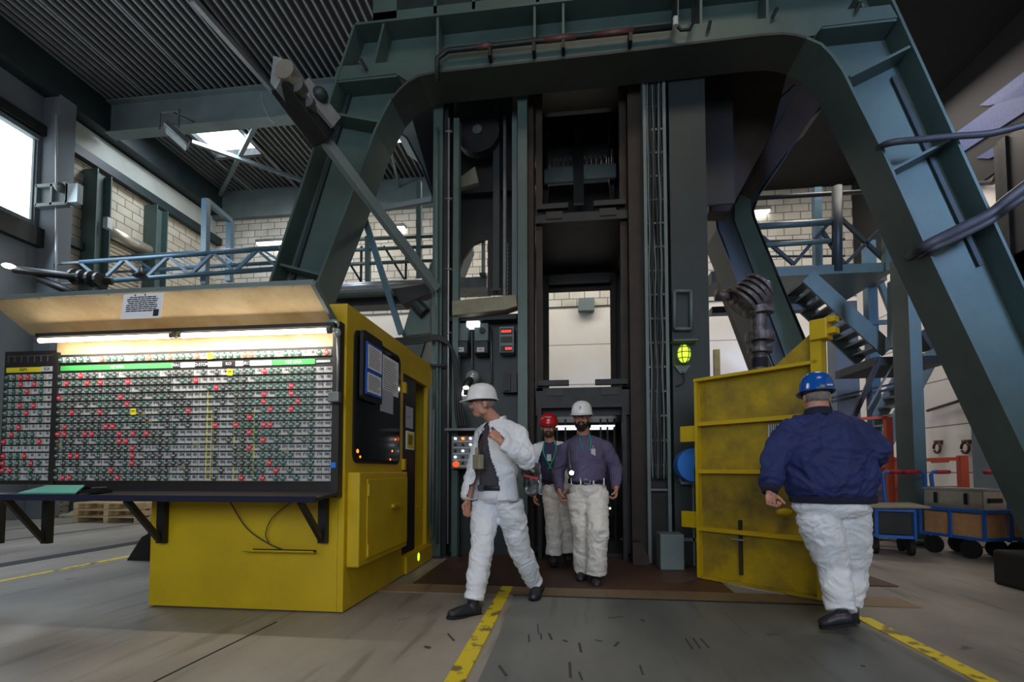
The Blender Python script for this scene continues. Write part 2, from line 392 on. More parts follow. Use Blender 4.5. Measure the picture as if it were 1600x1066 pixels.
# brick field, lintel and shutters behind the left posts
b = MB(); b.box(WX+.05, 10.8, 0, WX+.09, BY, 9.35); struct(b.build('wall_left_brick', 'brick_side'))
b = MB(); b.box(WX+.05, 10.8, 9.3, WX+.3, BY, 9.55); b.box(WX+.09, 10.8, 6.9, WX+.25, 11.3, 7.1); struct(b.build('trim_4', 'green_dark'))
b = MB(); b.box(RX, FYW, 0, RX+.3, BY, 7.3); struct(b.build('wall_right', 'panel_white_side'))
b = MB(); b.box(RX-.06, FYW, 7.3, RX+.3, BY, CZ); struct(b.build('wall_right_upper', 'ceiling_dark'))
b = MB(); b.box(WX, BY, 0, RX, BY+.3, 6.55); struct(b.build('wall_back', 'panel_white'))
b = MB(); b.box(WX, BY-.05, 6.55, RX, BY+.3, 10.3); struct(b.build('wall_back_brick', 'brick_white'))
b = MB(); b.box(WX, BY-.25, 10.2, RX, BY, CZ); struct(b.build('trim_5', 'grey_girder'))
b = MB(); b.box(WX, FYW-.3, 0, -7.7, FYW, CZ); b.box(1.7, FYW-.3, 0, RX, FYW, CZ); b.box(-7.7, FYW-.3, 0, 1.7, FYW, 2.5); b.box(-7.7, FYW-.3, 6.7, 1.7, FYW, CZ)
struct(b.build('wall_front', 'plaster_grey'))
b = MB(); b.box(-7.7, FYW-.2, 2.5, 1.7, FYW-.18, 6.7); struct(b.build('fill_window', 'window_light'))  # unseen glowing pane, put in for bluish fill from behind
# corrugated roof deck, ribs along Y, with the roof light left open
def deck(name, x0, x1, y0, y1):
    b = MB(); p = .19; x = x0
    while x < x1-.01:
        q = min(x+p, x1)
        b.box(x, y0, CZ, x+.045, y1, CZ+.1, 0); b.box(x+.045, y0, CZ+.07, q, y1, CZ+.1, 1)
        x = q
    return struct(b.build(name, ['deck_rib', 'deck_web']))
mat('deck_rib', S(136, 140, 142), .45, .2, .2, 3); mat('deck_web', S(36, 38, 40), .7)
SK = (P(335, 242, Z=CZ).x, P(413, 241, Z=CZ).x, 12.0, P(380, 240, Z=CZ).y)
deck('ceiling', WX, SK[0], FYW, BY); deck('ceiling_deck', SK[0], SK[1], FYW, SK[2]); deck('ceiling_deck', SK[0], SK[1], SK[3], BY); deck('ceiling_deck', SK[1], -3.0, FYW, BY)
b = MB(); b.box(SK[0], SK[2], CZ+.12, SK[1], SK[3], CZ+.14); sk = struct(b.build('window_3', 'window_light'))
b = MB()
for x in (SK[0], SK[1]): b.box(x-.05, SK[2]-.05, CZ-.04, x+.05, SK[3]+.05, CZ+.2)
b.box(SK[0], SK[3]-.05, CZ-.1, SK[1], SK[3]+.08, CZ+.2); b.build('window_frame', 'grey_steel', sk)
b = MB(); p = P(613, 212, Z=CZ); b.box(p.x-.3, p.y-.5, CZ-.02, p.x+.3, p.y+.3, CZ-.01); struct(b.build('window_4', 'window_light'))
b = MB(); b.box(-3.0, FYW, CZ, RX, BY, CZ+.15); b.box(1.6, 8.9, ZS, RX, BY, ZS+.3); struct(b.build('ceiling_slab', 'ceiling_dark'))
# girders and bracing under the roof
def girder(name, a, c, w, h, label, m='grey_girder', grp=None):
    b = MB(); b.ibeam(a, c, w, h, .03); return tag(b.build(name, m), label, 'girder', grp)
girder('roof_girder', (WX+.4, 11.72, 10.72), (-3.2, 11.72, 10.72), .36, .9, 'broad grey green girder under the corrugated roof, crossing from the left wall to the frame')
b = MB(); b.bar(P(300, -2, Z=11.1), P(425, 140, Z=11.1), .12, .14); tag(b.build('roof_purlin', 'light_steel'), 'pale grey purlin running along the corrugated roof in front of the cross girder', 'roof purlin')
for a, c, l in (((400, 195), (343, 305), 'dark diagonal roof brace crossing in front of the bright skylight'), ((300, 222), (480, 285), 'thin pale roof brace running from the floodlight below the skylight')):
    b = MB(); b.bar(P(*a, Z=11.0 if a[0] == 400 else 10.9), P(*c, Z=11.0 if a[0] == 400 else 10.9), .12, .1); tag(b.build('roof_brace', 'grey_girder'), l, 'roof brace')
for x0, y0, l in ((SK[0]-.1, SK[3]+.1, 'thin light rib of the roof beside the left edge of the skylight'), (SK[1]+.05, SK[2]+.1, 'thin light rib of the roof beside the right edge of the skylight')):
    b = MB(); b.box(x0, y0, CZ-.08, x0+.06, 16.2, CZ-.02); tag(b.build('roof_rib', 'light_steel'), l, 'roof rib')
b = MB(); b.bar(P(505, 300, Z=10.6), P(620, 215, Z=10.9), .1, .1); b.bar(P(605, 210, Z=10.9), P(625, 300, Z=10.9), .08, .08)
tag(b.build('roof_brace', 'grey_girder'), 'crossed roof braces seen through the gap beside the left leg of the green frame', 'roof brace')
# floodlight under the girder
c = P(276, 212, Y=11.0); t = thing('floodlight', 'rectangular floodlight with glass front hanging below the roof girder', 'floodlight', c)
q = c; d = (P(300, 236, Y=11.2)-P(258, 198, Y=10.8)).normalized()
b = MB(); b.bar(q-d*.3, q+d*.3, .36, .13); b.build('housing', 'grey_steel', t, bevel=.02)
b = MB(); b.bar(q-d*.26-Z*.08, q+d*.26-Z*.08, .3, .03); b.build('lamp_glass', 'clear_case', t)
b = MB(); b.bar(q-d*.2+V((-.26, 0, 0)), q-d*.2+V((-.26, 0, .45)), .04, .04); b.bar(q-d*.2+V((.26, 0, 0)), q-d*.2+V((.26, 0, .45)), .04, .04); b.bar(q-d*.2+V((-.28, 0, .45)), q-d*.2+V((.28, 0, .45)), .04, .04); b.bar(q-d*.2+V((0, 0, .45)), V((q.x, 11.56, max(q.z+.5, 10.32))), .04, .04); b.build('bracket', 'grey_steel', t)
b = MB(); b.tube([P(408, 146, Y=11.5), P(412, 165, Y=11.5), P(422, 186, Y=11.48), P(428, 192, Y=11.5)], .02, 6); tag(b.build('power_cable', 'light_steel'), 'white loose cable hanging over the roof girder left of the boom head', 'cable')
# translucent bluish roof strips at the top right
for a, l in (([(1530, 165), (1600, 112), (1600, 150), (1545, 165)], 'upper mesh roof strip glowing blue in the dark top right corner'), ([(1490, 210), (1600, 130), (1600, 175), (1500, 240)], 'long dim blue mesh roof strip at the right beside the dark slab'), ([(1525, 247), (1600, 200), (1600, 222), (1545, 248)], 'lowest blue mesh roof strip at the right above the white panel')):
    b = MB(); b.prism([P(u, v, X=RX-.10) for u, v in a], (.03, 0, 0)); o = b.build('roof_light', 'skylight_blue'); tag(o, l, 'roof light')

# left wall fittings: posts, bracket, shutters
for i, (u0, u1, v0, Yp, l) in enumerate(((147, 166, 258, 11.3, 'dark green steel post before the left wall, the one with a small white box'), (240, 256, 315, 13.2, 'dark green steel post on the left wall at the far end of the roller shutters'))):
    z1 = P(u0, v0, X=WX+.55).z; yy = P(u1, v0, X=WX+.55).y
    b = MB(); b.ibeam((WX+.32, yy, 0), (WX+.32, yy, z1), .42, .42, .03, up=(0, 1, 0)); tag(b.build('steel_post', 'green_paint'), l, 'post')
p = P(168, 340, X=WX+.6); b = MB(); b.box(p.x-.09, p.y-.05, p.z-.3, p.x+.06, p.y+.1, p.z); tag(b.build('junction_box', 'label_white', bevel=.01), 'small white electric box on the left steel post', 'junction box')
def shutter(y0, y1, ztop, zb, label):
    t = thing('roller_shutter', label, 'roller shutter', (WX+.2, (y0+y1)/2, zb)); b = MB(); z = zb
    while z < ztop-.3: b.tube([(WX+.14, y0, z+.06), (WX+.14, y1, z+.06)], (.05), 6); z += .115
    b.box(WX+.1, y0, zb, WX+.14, y1, ztop-.3); b.build('slats', 'alu', t)
    b = MB(); b.tube([(WX+.32, y0-.1, ztop-.22), (WX+.32, y1+.15, ztop-.22)], .17, 12); b.build('roll', 'alu', t, smooth=True)
shutter(11.8, 13.0, P(200, 362, X=WX+.4).z, 0, 'grey roller shutter on the left wall between the two green posts')
shutter(10.9, 11.1, 5.6, 0, 'narrow grey roller shutter between the concrete pillar and the nearer green post')
t = thing('wall_console', 'grey welded steel console bracket on the pillar by the bright window', 'bracket', P(100, 318, Y=10.5))
p = P(75, 330, Y=10.5); q = P(122, 330, Y=10.5); zt = P(100, 300, Y=10.5).z
b = MB(); b.box(p.x, 10.3, p.z, q.x, 10.34, zt, 0)
for x in (p.x, (p.x+q.x)/2, q.x): b.box(x-.03, 10.2, p.z-.03, x+.03, 10.3, zt+.03)
b.box(p.x, 10.2, p.z-.05, q.x, 10.34, p.z+.03); b.box(p.x, 10.2, zt-.03, q.x, 10.3, zt+.05); b.box(q.x-.02, 10.2, p.z, q.x+.3, 10.34, zt); b.build('frame', 'grey_girder', t)
b = MB(); b.tube([P(88, 180, Y=10.3), P(88, 440, Y=10.3)], .025, 6); b.build('conduit', 'light_steel', t)
b = MB(); b.ell(P(94, 293, Y=10.2), .12); b.build('siren_horn', 'grey_steel', t, smooth=True)
# wooden pallets and rubble at the foot of the left wall
t = thing('wooden_pallet_stack', 'stack of wooden pallets far left under the tag board desk', 'pallets', (-10.3, 10.5, 0)); rnd = random.Random(5)
for k in range(3):
    b = MB()
    for j in range(5): b.box(-11.0, 9.8+j*.3, .15*k+.11, -9.4, 9.98+j*.3, .15*k+.14)
    for j in range(3): b.box(-11.0+j*.75, 9.8, .15*k, -10.88+j*.75, 11.2, .15*k+.11)
    b.build('pallet', 'wood', t)
b = MB()
for k in range(26): b.ell((WX+.55+rnd.random()*.3, 10.9+rnd.random()*4.8, .03), (.1+rnd.random()*.2, .2+rnd.random()*.3, .05+rnd.random()*.1), n=7, h=5)
tag(b.build('rubble', 'tarp'), 'low heap of swept rubble along the foot of the left wall', 'rubble', kind='stuff')

# ================================================================ CATWALKS AND PIPES BEHIND
def truss(name, a, c, h, n, r, label, m='blue_paint', depth=0):
    a, c = V(a), V(c); t = thing(name, label, 'railing', a); u = Z*h
    b = MB(); b.tube([a, c], r, 10); b.build('bottom_chord', m, t, smooth=True)
    b = MB(); b.tube([a+u, c+u], r*.9, 10); b.build('top_chord', m, t, smooth=True)
    b = MB(); b.bar(V((WX+.1, a.y, a.z+h)), a+u, .05, .05); b.bar(V((WX+.1, a.y, a.z)), a, .05, .05); b.build('wall_bracket', 'grey_girder', t)
    for i in range(n):
        p = a.lerp(c, i/n); q = a.lerp(c, (i+1)/n); b = MB()
        b.bar(*((p, q+u) if i % 2 else (p+u, q)), r*1.1, r*1.1); b.build('diagonal', m, t)
    return t
truss('pipe_truss', P(124, 442, Y=10.4), P(436, 420, Y=11.0), .50, 9, .06, 'front blue pipe truss of the catwalk above the tag board')
truss('pipe_truss', P(205, 424, Y=12), P(440, 410, Y=12), .42, 7, .05, 'rear blue pipe truss of the catwalk by the roller shutters')
t = thing('ladder_hoop', 'blue gate shaped hoop of square tube standing on the left catwalk', 'hoop', P(320, 440, Y=10.95))
b = MB(); b.bar(P(320, 445, Y=10.95), P(322, 312, Y=10.95), .14, .14); b.build('post', 'blue_paint', t)
b = MB(); b.bar(P(358, 440, Y=12.3), P(360, 345, Y=12.3), .15, .15); b.build('post', 'blue_paint', t)
b = MB(); b.bar(P(322, 313, Y=10.95), P(360, 345, Y=12.3), .12, .12); b.build('top_rail', 'blue_paint', t)
# insulators + dark pipes at left
t = thing('pipe_coupling', 'dark pipe with ribbed couplings at the left end of the blue truss', 'pipe', P(150, 441, Y=10.9))
b = MB(); a0, a1 = P(22, 421, Y=9.4), P(175, 440, Y=10.0); b.tube([a0, a1], .085, 10); b.build('pipe', 'dark_steel', t, smooth=True)
b = MB(); b.tube([P(60, 435, Y=9.6), P(130, 465, Y=9.7)], .08, 10); b.build('branch_pipe', 'dark_steel', t, smooth=True)
for k in range(4):
    u = 118+k*13; b = MB(); p = P(u, 433+k*1.8, Y=9.85); b.tube([p-X*.035, p+X*.035], .18, 14); b.build('flange', 'dark_steel', t)
b = MB(); b.ell(P(14, 416, Y=9.3), (.12, .12, .05)); b.build('lamp', 'lamp_white', t, smooth=True)
b = MB(); b.tube([P(219, 418, Y=10.3), P(219, 426, Y=10.3), P(219, 432, Y=10.3)], [.04, .07, .16], 14); tag(b.build('signal_bell', 'dark_steel', smooth=True), 'dark signal bell hanging in the blue pipe truss', 'bell')
# centre-left catwalk between leg and shaft
t = thing('catwalk', 'grey green catwalk with rails seen between the left frame leg and the shaft', 'catwalk', P(600, 440, Y=12))
b = MB(); b.box(P(500, 440, Y=12).x, 12, P(600, 455, Y=12).z, P(672, 440, Y=12).x, 13.2, P(600, 440, Y=12).z); b.build('deck', 'grey_girder', t)
for v, n in ((372, 'handrail'), (388, 'midrail'), (410, 'lower_rail')):
    b = MB(); b.tube([P(520, v+4, Y=12), P(680, v-3, Y=12)], .045, 8); b.build(n, 'green_paint', t, smooth=True)
for u in (575, 655):
    b = MB(); b.bar(P(u, 440, Y=12), P(u, 285 if u == 655 else 370, Y=12), .12, .12); b.build('post', 'green_paint', t)
for u in (530, 565, 600, 635):
    b = MB(); b.bar(P(u, 385, Y=12.1), P(u+34, 440, Y=12.1) if (u-530)//35 % 2 == 0 else P(u-1, 440, Y=12.1), .05, .05); b.build('brace', 'dark_steel', t)
b = MB(); b.bar(P(590, 328, Y=7.2), P(676, 312, Y=6.7), .06, .07); b.build('outrigger', 'grey_girder', t)
b = MB(); b.box(PX(520, Y=13, v=440), 12.4, P(600, 476, Y=12.4).z, PX(680, Y=13, v=440), 12.9, P(600, 460, Y=12.4).z); tag(b.build('duct', 'dark_steel'), 'dark duct under the catwalk behind the yellow cabin', 'duct')
b = MB(); b.tube([P(520, 449, Y=11.5), P(668, 441, Y=11.5)], .09, 12); tag(b.build('service_pipe', 'light_steel', smooth=True), 'pale grey horizontal pipe along the catwalk left of the shaft', 'pipe')
# right-hand platform
t = thing('platform', 'dark steel platform with rails and cross braces right of the shaft', 'platform', P(1300, 430, Y=11))
x0, x1 = P(1190, 430, Y=11).x, P(1397, 430, Y=11).x; z0, z1 = P(1300, 428, Y=11).z, P(1300, 414, Y=11).z
b = MB(); b.box(x0, 11, z0, x1, 13, z1); b.build('deck', 'green_paint', t)
for v, n, r in ((352, 'handrail', .07), (382, 'midrail', .055)):
    b = MB(); b.tube([P(1170, v+3, Y=11.1), P(1308, v-6, Y=11.1)], r, 10); b.build(n, 'green_paint', t, smooth=True)
b = MB(); b.tube([P(1308, 425, Y=11.05), P(1308, 292, Y=11.05)], .1, 10); b.build('post', 'green_dark', t, smooth=True)
b = MB(); b.bar(P(1278, 470, Y=12), P(1276, 295, Y=12), .16, .16); b.build('post', 'blue_paint', t)
b = MB(); b.bar(P(1387, 425, Y=11), P(1387, 350, Y=11), .16, .16); b.build('post', 'green_paint', t)
for a, c in (((1240, 413), (1304, 338)), ((1190, 370), (1240, 413)), ((1312, 340), (1380, 405)), ((1320, 413), (1385, 350)), ((1285, 362), (1318, 412))):
    b = MB(); b.bar(P(*a, Y=11.15), P(*c, Y=11.15), .07, .07); b.build('brace', 'green_dark', t)
for k in range(2):
    b = MB(); b.tube([P(1190, 377+k*24, Y=12.5), P(1320, 374+k*26, Y=12.5)], .03, 6); b.build('thin_rail', 'dark_steel', t)
b = MB(); b.tube([P(1180, 310, Y=11.5), P(1365, 299, Y=11.5)], .05, 8); tag(b.build('service_pipe', 'dark_steel', smooth=True), 'thin dark horizontal pipe just under the ceiling edge right of the shaft', 'pipe')
b = MB(); b.box(PX(1180, Y=12.6, v=440), 12.45, P(1250, 447, Y=12.6).z, PX(1380, Y=12.6, v=440), 12.86, P(1250, 430, Y=12.6).z); tag(b.build('duct', 'grey_steel'), 'grey steel duct below the right platform, behind the stair', 'duct')
b = MB(); b.box(PX(1112, Y=11, v=440), 11, P(1150, 488, Y=11).z, PX(1258, Y=11, v=440), 11.25, P(1150, 478, Y=11).z); tag(b.build('cross_beam', 'green_dark'), 'slim dark green beam in front of the white back wall, right of the shaft', 'beam')
b = MB(); b.box(PX(1112, Y=12, v=440), 12, P(1150, 440, Y=12).z, PX(1195, Y=12, v=440), 13, P(1150, 422, Y=12).z); tag(b.build('walkway_slab', 'dark_steel'), 'short dark walkway slab between the green column and the bent leg', 'walkway')
# stairs
def stair(name, label, a0, a1, c0, c1, n, m='green_paint'):
    t = thing(name, label, 'stairs', a1)
    for p, q in ((a0, a1), (c0, c1)):
        b = MB(); b.bar(p, q, .05, .3); b.build('stringer', m, t)
    for i in range(n):
        k = (i+.5)/n; p, q = V(a0).lerp(V(a1), k), V(c0).lerp(V(c1), k)
        b = MB(); b.prism([p-X*.13, q-X*.13, q+X*.13, p+X*.13], (0, 0, .04)); b.build('tread', 'grey_steel', t)
    return t
stair('upper_stairs', 'upper flight of green steel stairs descending from the right platform', P(1262, 432, Y=10.4), P(1388, 548, Y=10.4), P(1262, 432, Y=10.4)+Y_*.9, P(1388, 548, Y=10.4)+Y_*.9, 9)
t = thing('stair_landing', 'dark steel stair landing held against the green pillar', 'landing', P(1400, 556, Y=9.6))
b = MB(); a, c = P(1366, 558, Y=10), P(1480, 548, Y=10); b.box(a.x, 10, a.z-.16, c.x, 11.4, a.z); b.build('deck', 'dark_steel', t)
b = MB(); b.bar(P(1396, 545, Y=10.0), P(1396, 440, Y=10.0), .14, .14); b.build('post', 'green_paint', t)
b = MB(); b.bar(P(1440, 535, Y=9.0), P(1470, 520, Y=9.0), .2, .34); b.build('bracket_beam', 'dark_steel', t)
b = MB(); b.bar(P(1375, 560, Y=10), P(1335, 650, Y=10), .06, .08); b.build('strut', 'dark_steel', t)
b = MB(); b.bar(P(1400, 560, Y=10), P(1355, 640, Y=10), .03, .03); b.build('stay', 'grey_steel', t)
lo0, lo1 = P(1462, 545, Y=11.7), P(1319, 815, Y=11.7)
stair('lower_stairs', 'lower flight of grey steel stairs rising behind the orange railing', lo0, lo1, P(1462, 545, Y=11.7)+Y_*.8, P(1319, 815, Y=11.7)+Y_*.8, 17, 'grey_girder')
b = MB(); b.bar(P(1358, 855, Z=0), P(1358, 590, Y=7.6), .05, .05) if 0 else b.bar(V((P(1358, 700, Y=10.3).x, 10.3, 0)), P(1358, 590, Y=10.3), .06, .06); b.bar(P(1300, 628, Y=10.4), P(1430, 600, Y=10.4), .05, .05); b.bar(P(1300, 622, Y=10.4), P(1430, 592, Y=10.4), .04, .04)
tag(b.build('stair_handrail', 'dark_steel'), 'thin dark post and twin pipes in front of the lower stairs', 'handrail')
b = MB(); b.box(P(1331, 600, Y=13).x-.35, 13, 0, P(1331, 600, Y=13).x+.18, 13.4, P(1331, 470, Y=13).z); tag(b.build('concrete_column', 'plaster_grey'), 'pale grey concrete column behind the yellow gate post', 'column')
b = MB(); x0 = P(1322, 560, Y=13.0).x
b = MB(); p = P(1360, 470, Y=13); b.bar((p.x, 13, 0), (p.x, 13, 6.8), .22, .22); b.bar((p.x, 12.95, 6.4), P(1398, 500, Y=12.9), .12, .12); b.bar(P(1345, 505, Y=12.9), P(1410, 503, Y=12.9), .1, .1)
tag(b.build('blue_column', 'blue_paint'), 'slim blue steel column with a knee brace behind the upper stairs', 'column')
# green pillar in front
t = thing('pillar', 'tall dark green steel pillar carrying the stair landing at the right', 'pillar', (PX(1430, Y=8.58, v=440), 8.58, 0))
xa, xc = P(1424, 600, Y=8.4).x, P(1443, 600, Y=8.4).x
b = MB(); b.box(xa, 8.4, 0, xc, 8.82, P(1420, 392, Y=8.4).z)
b.build('shaft', 'green_paint', t)
b = MB(); b.box(xa-.1, 8.3, 0, xc+.1, 8.95, .04); b.build('base_plate', 'green_dark', t)
# wall hooks and pipe run on the right white wall
for u, l in ((1464, 'brown hook ring on the right white wall, nearer the green pillar'), (1508, 'brown hook ring on the right white wall, nearer the frame leg')):
    p = P(u, 700, X=RX-.1); b = MB(); b.tube([p+V((0, .11*math.cos(a), .12*math.sin(a))) for a in [i*.6-.2 for i in range(11)]], .03, 6); b.box(p.x-.03, p.y-.06, p.z+.09, RX, p.y+.06, p.z+.18); tag(b.build('wall_hook', 'red_paint', smooth=True), l, 'hook')
b = MB(); b.tube([P(1449, 642, X=RX-.08), P(1545, 612, X=RX-.08)], .035, 6); tag(b.build('wall_conduit', 'dark_steel', smooth=True), 'dark conduit on the right white wall at head height', 'conduit')
b = MB(); p = P(1552, 700, X=RX-.1); b.box(RX-.5, p.y-2.5, 0, RX, p.y, 5.2); tag(b.build('wall_pier', 'plaster_grey'), 'pale grey wall pier between the white wall and the right frame leg', 'pier')
# dark equipment on the right wall near the picture edge
p = P(1560, 400, X=RX-.5); t = thing('wall_cabinet', 'tall dark steel housing on the right wall behind the frame leg', 'housing', (RX-.3, p.y-1, P(1570, 520, X=RX-.5).z))
b = MB(); b.box(RX-.5, p.y-3.2, P(1560, 520, X=RX-.5).z, RX-.06, p.y, 7.5); b.build('body', 'black_steel', t)
for k in range(4): b = MB(); y = p.y-.25-k*.8; b.box(RX-.56, y-.09, P(1560, 520, X=RX-.5).z, RX-.5, y+.09, 7.5); b.build('rib', 'dark_steel', t)
b = MB(); b.tube([P(1524, 287, X=RX-.1), P(1552, 285, X=RX-.12), P(1562, 268, X=RX-.3)], .05, 8); tag(b.build('wall_pipe', 'dark_steel', smooth=True), 'short dark elbow pipe on the white panel behind the right frame leg', 'pipe')
# wall lamps of the back wall
for u, v, Yl, wd, l in ((428, 379, 16.15, 1.3, 'bright strip lamp on the back wall at the left leg of the frame'), (1190, 330, 16.15, .5, 'bright lamp by the back wall right of the bent leg'), (620, 356, 16.15, .6, 'small bright strip lamp on the back wall between leg and shaft')):
    p = P(u, v, Y=Yl); t = thing('strip_lamp', l, 'lamp', p)
    b = MB(); b.box(p.x-wd/2, p.y-.1, p.z, p.x+wd/2, p.y+.1, p.z+.1); b.build('housing', 'grey_steel', t)
    b = MB(); b.box(p.x-wd/2+.03, p.y-.08, p.z-.05, p.x+wd/2-.03, p.y+.08, p.z); b.build('diffuser', 'lamp_white', t)
# ================================================================ THE GREEN PORTAL FRAME
FY, FB, WEB = 5.8, 6.32, 6.08
def XZ(u, v, y=FY): p = P(u, v, Y=y); return (p.x, p.z)
def ext(a, b, z):                      # extend line a->b down/up to height z
    k = (z-a[1])/(b[1]-a[1]); return (a[0]+(b[0]-a[0])*k, z)
outL = [XZ(424, 438), XZ(555, 39)]; outR = [XZ(1393, 0), XZ(1591, 432)]
ztop = XZ(555, 39)[1]
inn = [XZ(*q) for q in ((498, 430), (549, 298), (584, 203), (597, 176), (609, 154), (623, 138), (636, 126), (654, 116), (683, 110), (950, 81), (1190, 52), (1222, 50), (1244, 52), (1262, 57), (1285, 67), (1302, 84), (1319, 108), (1345, 160), (1384, 237), (1447, 376), (1564, 620))]
inner = [ext(inn[0], inn[1], 0)] + inn[1:-2] + [inn[-2], ext(inn[-2], inn[-1], 0)]
outer = [ext(outL[0], outL[1], 0), outL[1], ext(outR[0], outR[1], ztop), ext(outR[0], outR[1], 0)]
t = thing('portal_frame', 'huge green riveted portal frame of leaning box girder legs spanning the shaft', 'steel frame', (0, FY, 0))
b = MB(); b.prism([(x, WEB, z) for x, z in outer] + [(x, WEB, z) for x, z in reversed(inner)], (0, .04, 0))
b.build('web', 'green_paint', t)
def ribbon(path, y0, y1, th, sgn):
    b = MB(); n = len(path); off = []
    for i, p in enumerate(path):
        a = V(path[max(i-1, 0)]); c = V(path[min(i+1, n-1)]); d = (c-a).normalized(); off.append((p[0]-d.y*th*sgn, p[1]+d.x*th*sgn))
    for i in range(n):
        for y in (y0, y1):
            b.v += [V((path[i][0], y, path[i][1])), V((off[i][0], y, off[i][1]))]
    for i in range(n-1):
        k = 4*i; b.quad(k, k+4, k+6, k+2); b.quad(k+1, k+3, k+7, k+5); b.quad(k, k+1, k+5, k+4); b.quad(k+2, k+6, k+7, k+3)
    b.quad(0, 2, 3, 1); k = 4*(n-1); b.quad(k, k+1, k+3, k+2)
    return b
for q0, q1, mm in ((0, 5, 'green_paint'), (5, 14, 'shaded_green'), (14, len(inner), 'green_paint')): ribbon(inner[max(0, q0-(q0 > 0)):q1], FY, FB, .03, -1).build('inner_flange', mm, t)
ribbon(outer[:2], FY, FB, .03, 1).build('outer_flange', 'green_paint', t)
ribbon(outer[1:3], FY, FB+.1, .03, 1).build('top_flange', 'green_paint', t)
ribbon(outer[2:], FY, FB, .03, 1).build('outer_flange', 'green_paint', t)
# front band along the beam and its haunch plates
band = [(527, 104), (574, 100), (669, 90), (764, 76), (1079, 38), (1205, 28), (1391, 7), (1403, 27), (1285, 41), (1274, 55), (1262, 57), (1244, 52), (1222, 50), (1190, 52), (950, 81), (683, 110), (654, 116), (636, 126), (618, 115), (521, 126)]
b = MB(); b.prism([P(u, v, Y=FY+.01) for u, v in band], (0, .035, 0)); b.build('beam_band', 'green_paint', t)
def stiff(a, c, n='stiffener', y0=FY+.02, th=.03, mt='green_paint'):
    p, q = P(*a, Y=FY), P(*c, Y=FY); d = (q-p).normalized(); nn = V((-d.z, 0, d.x))*th/2
    b = MB(); b.prism([V((r.x, y0, r.z)) for r in (p-nn, q-nn, q+nn, p+nn)], (0, WEB-y0, 0)); return b.build(n, mt, t)
for a, c in (((683, 22), (683, 88)), ((835, 2), (835, 68)), ((880, -2), (880, 62)), ((1059, -20), (1059, 40)), ((1096, -20), (1096, 36)), ((1200, -30), (1200, 28)), ((599, 32), (583, 98)),
             ((521, 126), (620, 116)), ((515, 174), (592, 188)), ((436, 412), (500, 428)), ((1285, 41), (1403, 28)), ((1330, 117), (1424, 70)), ((1398, 262), (1490, 214)), ((1506, 350), (1556, 330)), ((1340, -10), (1352, 8))):
    stiff(a, c)
# welded seam plates up the outer edges of the legs
for a, c in (((440, 425), (548, 75)), ((1418, 92), (1562, 400))):
    p, q = P(*a, Y=FY), P(*c, Y=FY); b = MB(); b.bar(V((p.x, WEB-.03, p.z)), V((q.x, WEB-.03, q.z)), .03, .05); b.build('weld_strip', 'green_dark', t)
# flared feet
for nm, xo, xi, s in (('foot', outer[0][0], inner[0][0], -1), ('foot', outer[3][0], inner[-1][0], 1)):
    b = MB(); b.prism([(xo+s*.72, FY-.02, 0), (xo+s*.52, FY-.02, .3), (xo+s*.44, FY-.02, .34), (xo+s*.28, FY-.02, .62), (xo-s*.05, FY-.02, 1.3), (xi, FY-.02, 1.3), (xi-s*.1, FY-.02, 0)][::1], (0, FB-FY+.04, 0)); b.build(nm, 'dark_steel', t)
# upper cross structure above the frame
t2 = thing('tower_base', 'green tower girder standing on top of the portal frame at the upper edge', 'steel girder', (0, FY+.1, ztop))
za, zb = ztop+.03, ztop+1.3
x0, x1 = P(583, 0, Y=FY).x, P(1310, 0, Y=FY).x
b = MB(); b.box(x0, FY+.3, za, x1+.6, FY+.34, zb); b.build('web', 'green_dark', t2)
b = MB(); b.box(x0, FY, za, P(620, 0, Y=FY).x, FY+.3, zb); b.build('corner_post', 'green_paint', t2)
for u in (680, 740, 840, 930, 1060, 1200, 1300):
    x = P(u, 0, Y=FY).x; b = MB(); b.box(x-.02, FY, za, x+.02, FY+.3, zb); b.build('stiffener', 'green_paint', t2)
b = MB(); b.box(x0, FY, za, x1+.6, FY+.3, za+.1); b.build('lower_flange', 'green_paint', t2)
# pipe along the beam with hangers, hooks
t = thing('beam_pipe', 'long dark pipe with reddish patches running along the front of the frame beam', 'pipe', P(690, 80, Y=5.7))
pts = [P(683, 125, Y=5.76), P(683, 92, Y=5.72), P(700, 79, Y=5.7), P(860, 62, Y=5.7), P(1050, 42, Y=5.7)]
b = MB(); b.tube(pts, .032, 10); b.build('pipe', 'dark_steel', t, smooth=True)
for u0, u1 in ((745, 768), (850, 900), (930, 990)):
    b = MB(); b.tube([P(u0, 79-(u0-700)*.107, Y=5.7), P(u1, 79-(u1-700)*.107, Y=5.7)], .035, 10); b.build('painted_sleeve', 'red_paint', t, smooth=True)
for u in (765, 834, 880, 985): b = MB(); p = P(u, 79-(u-700)*.107, Y=5.7); b.box(p.x-.02, 5.68, p.z-.13, p.x+.02, 5.8, p.z+.04); b.build('clamp', 'dark_steel', t)
b = MB(); b.tube([P(1056, -6, Y=5.72), P(1056, 38, Y=5.7), P(1064, 47, Y=5.68), P(1078, 46, Y=5.68), P(1083, 36, Y=5.7), P(1083, -5, Y=5.72)], .018, 8); o = b.build('hanging_conduit', 'dark_steel', smooth=True); tag(o, 'thin looped conduit on the frame beam with a white lamp socket', 'conduit')
b = MB(); p = P(1055.5, 34, Y=5.66); b.tube([p-Z*.05, p+Z*.05], .03, 8); b.build('socket', 'label_white', o)
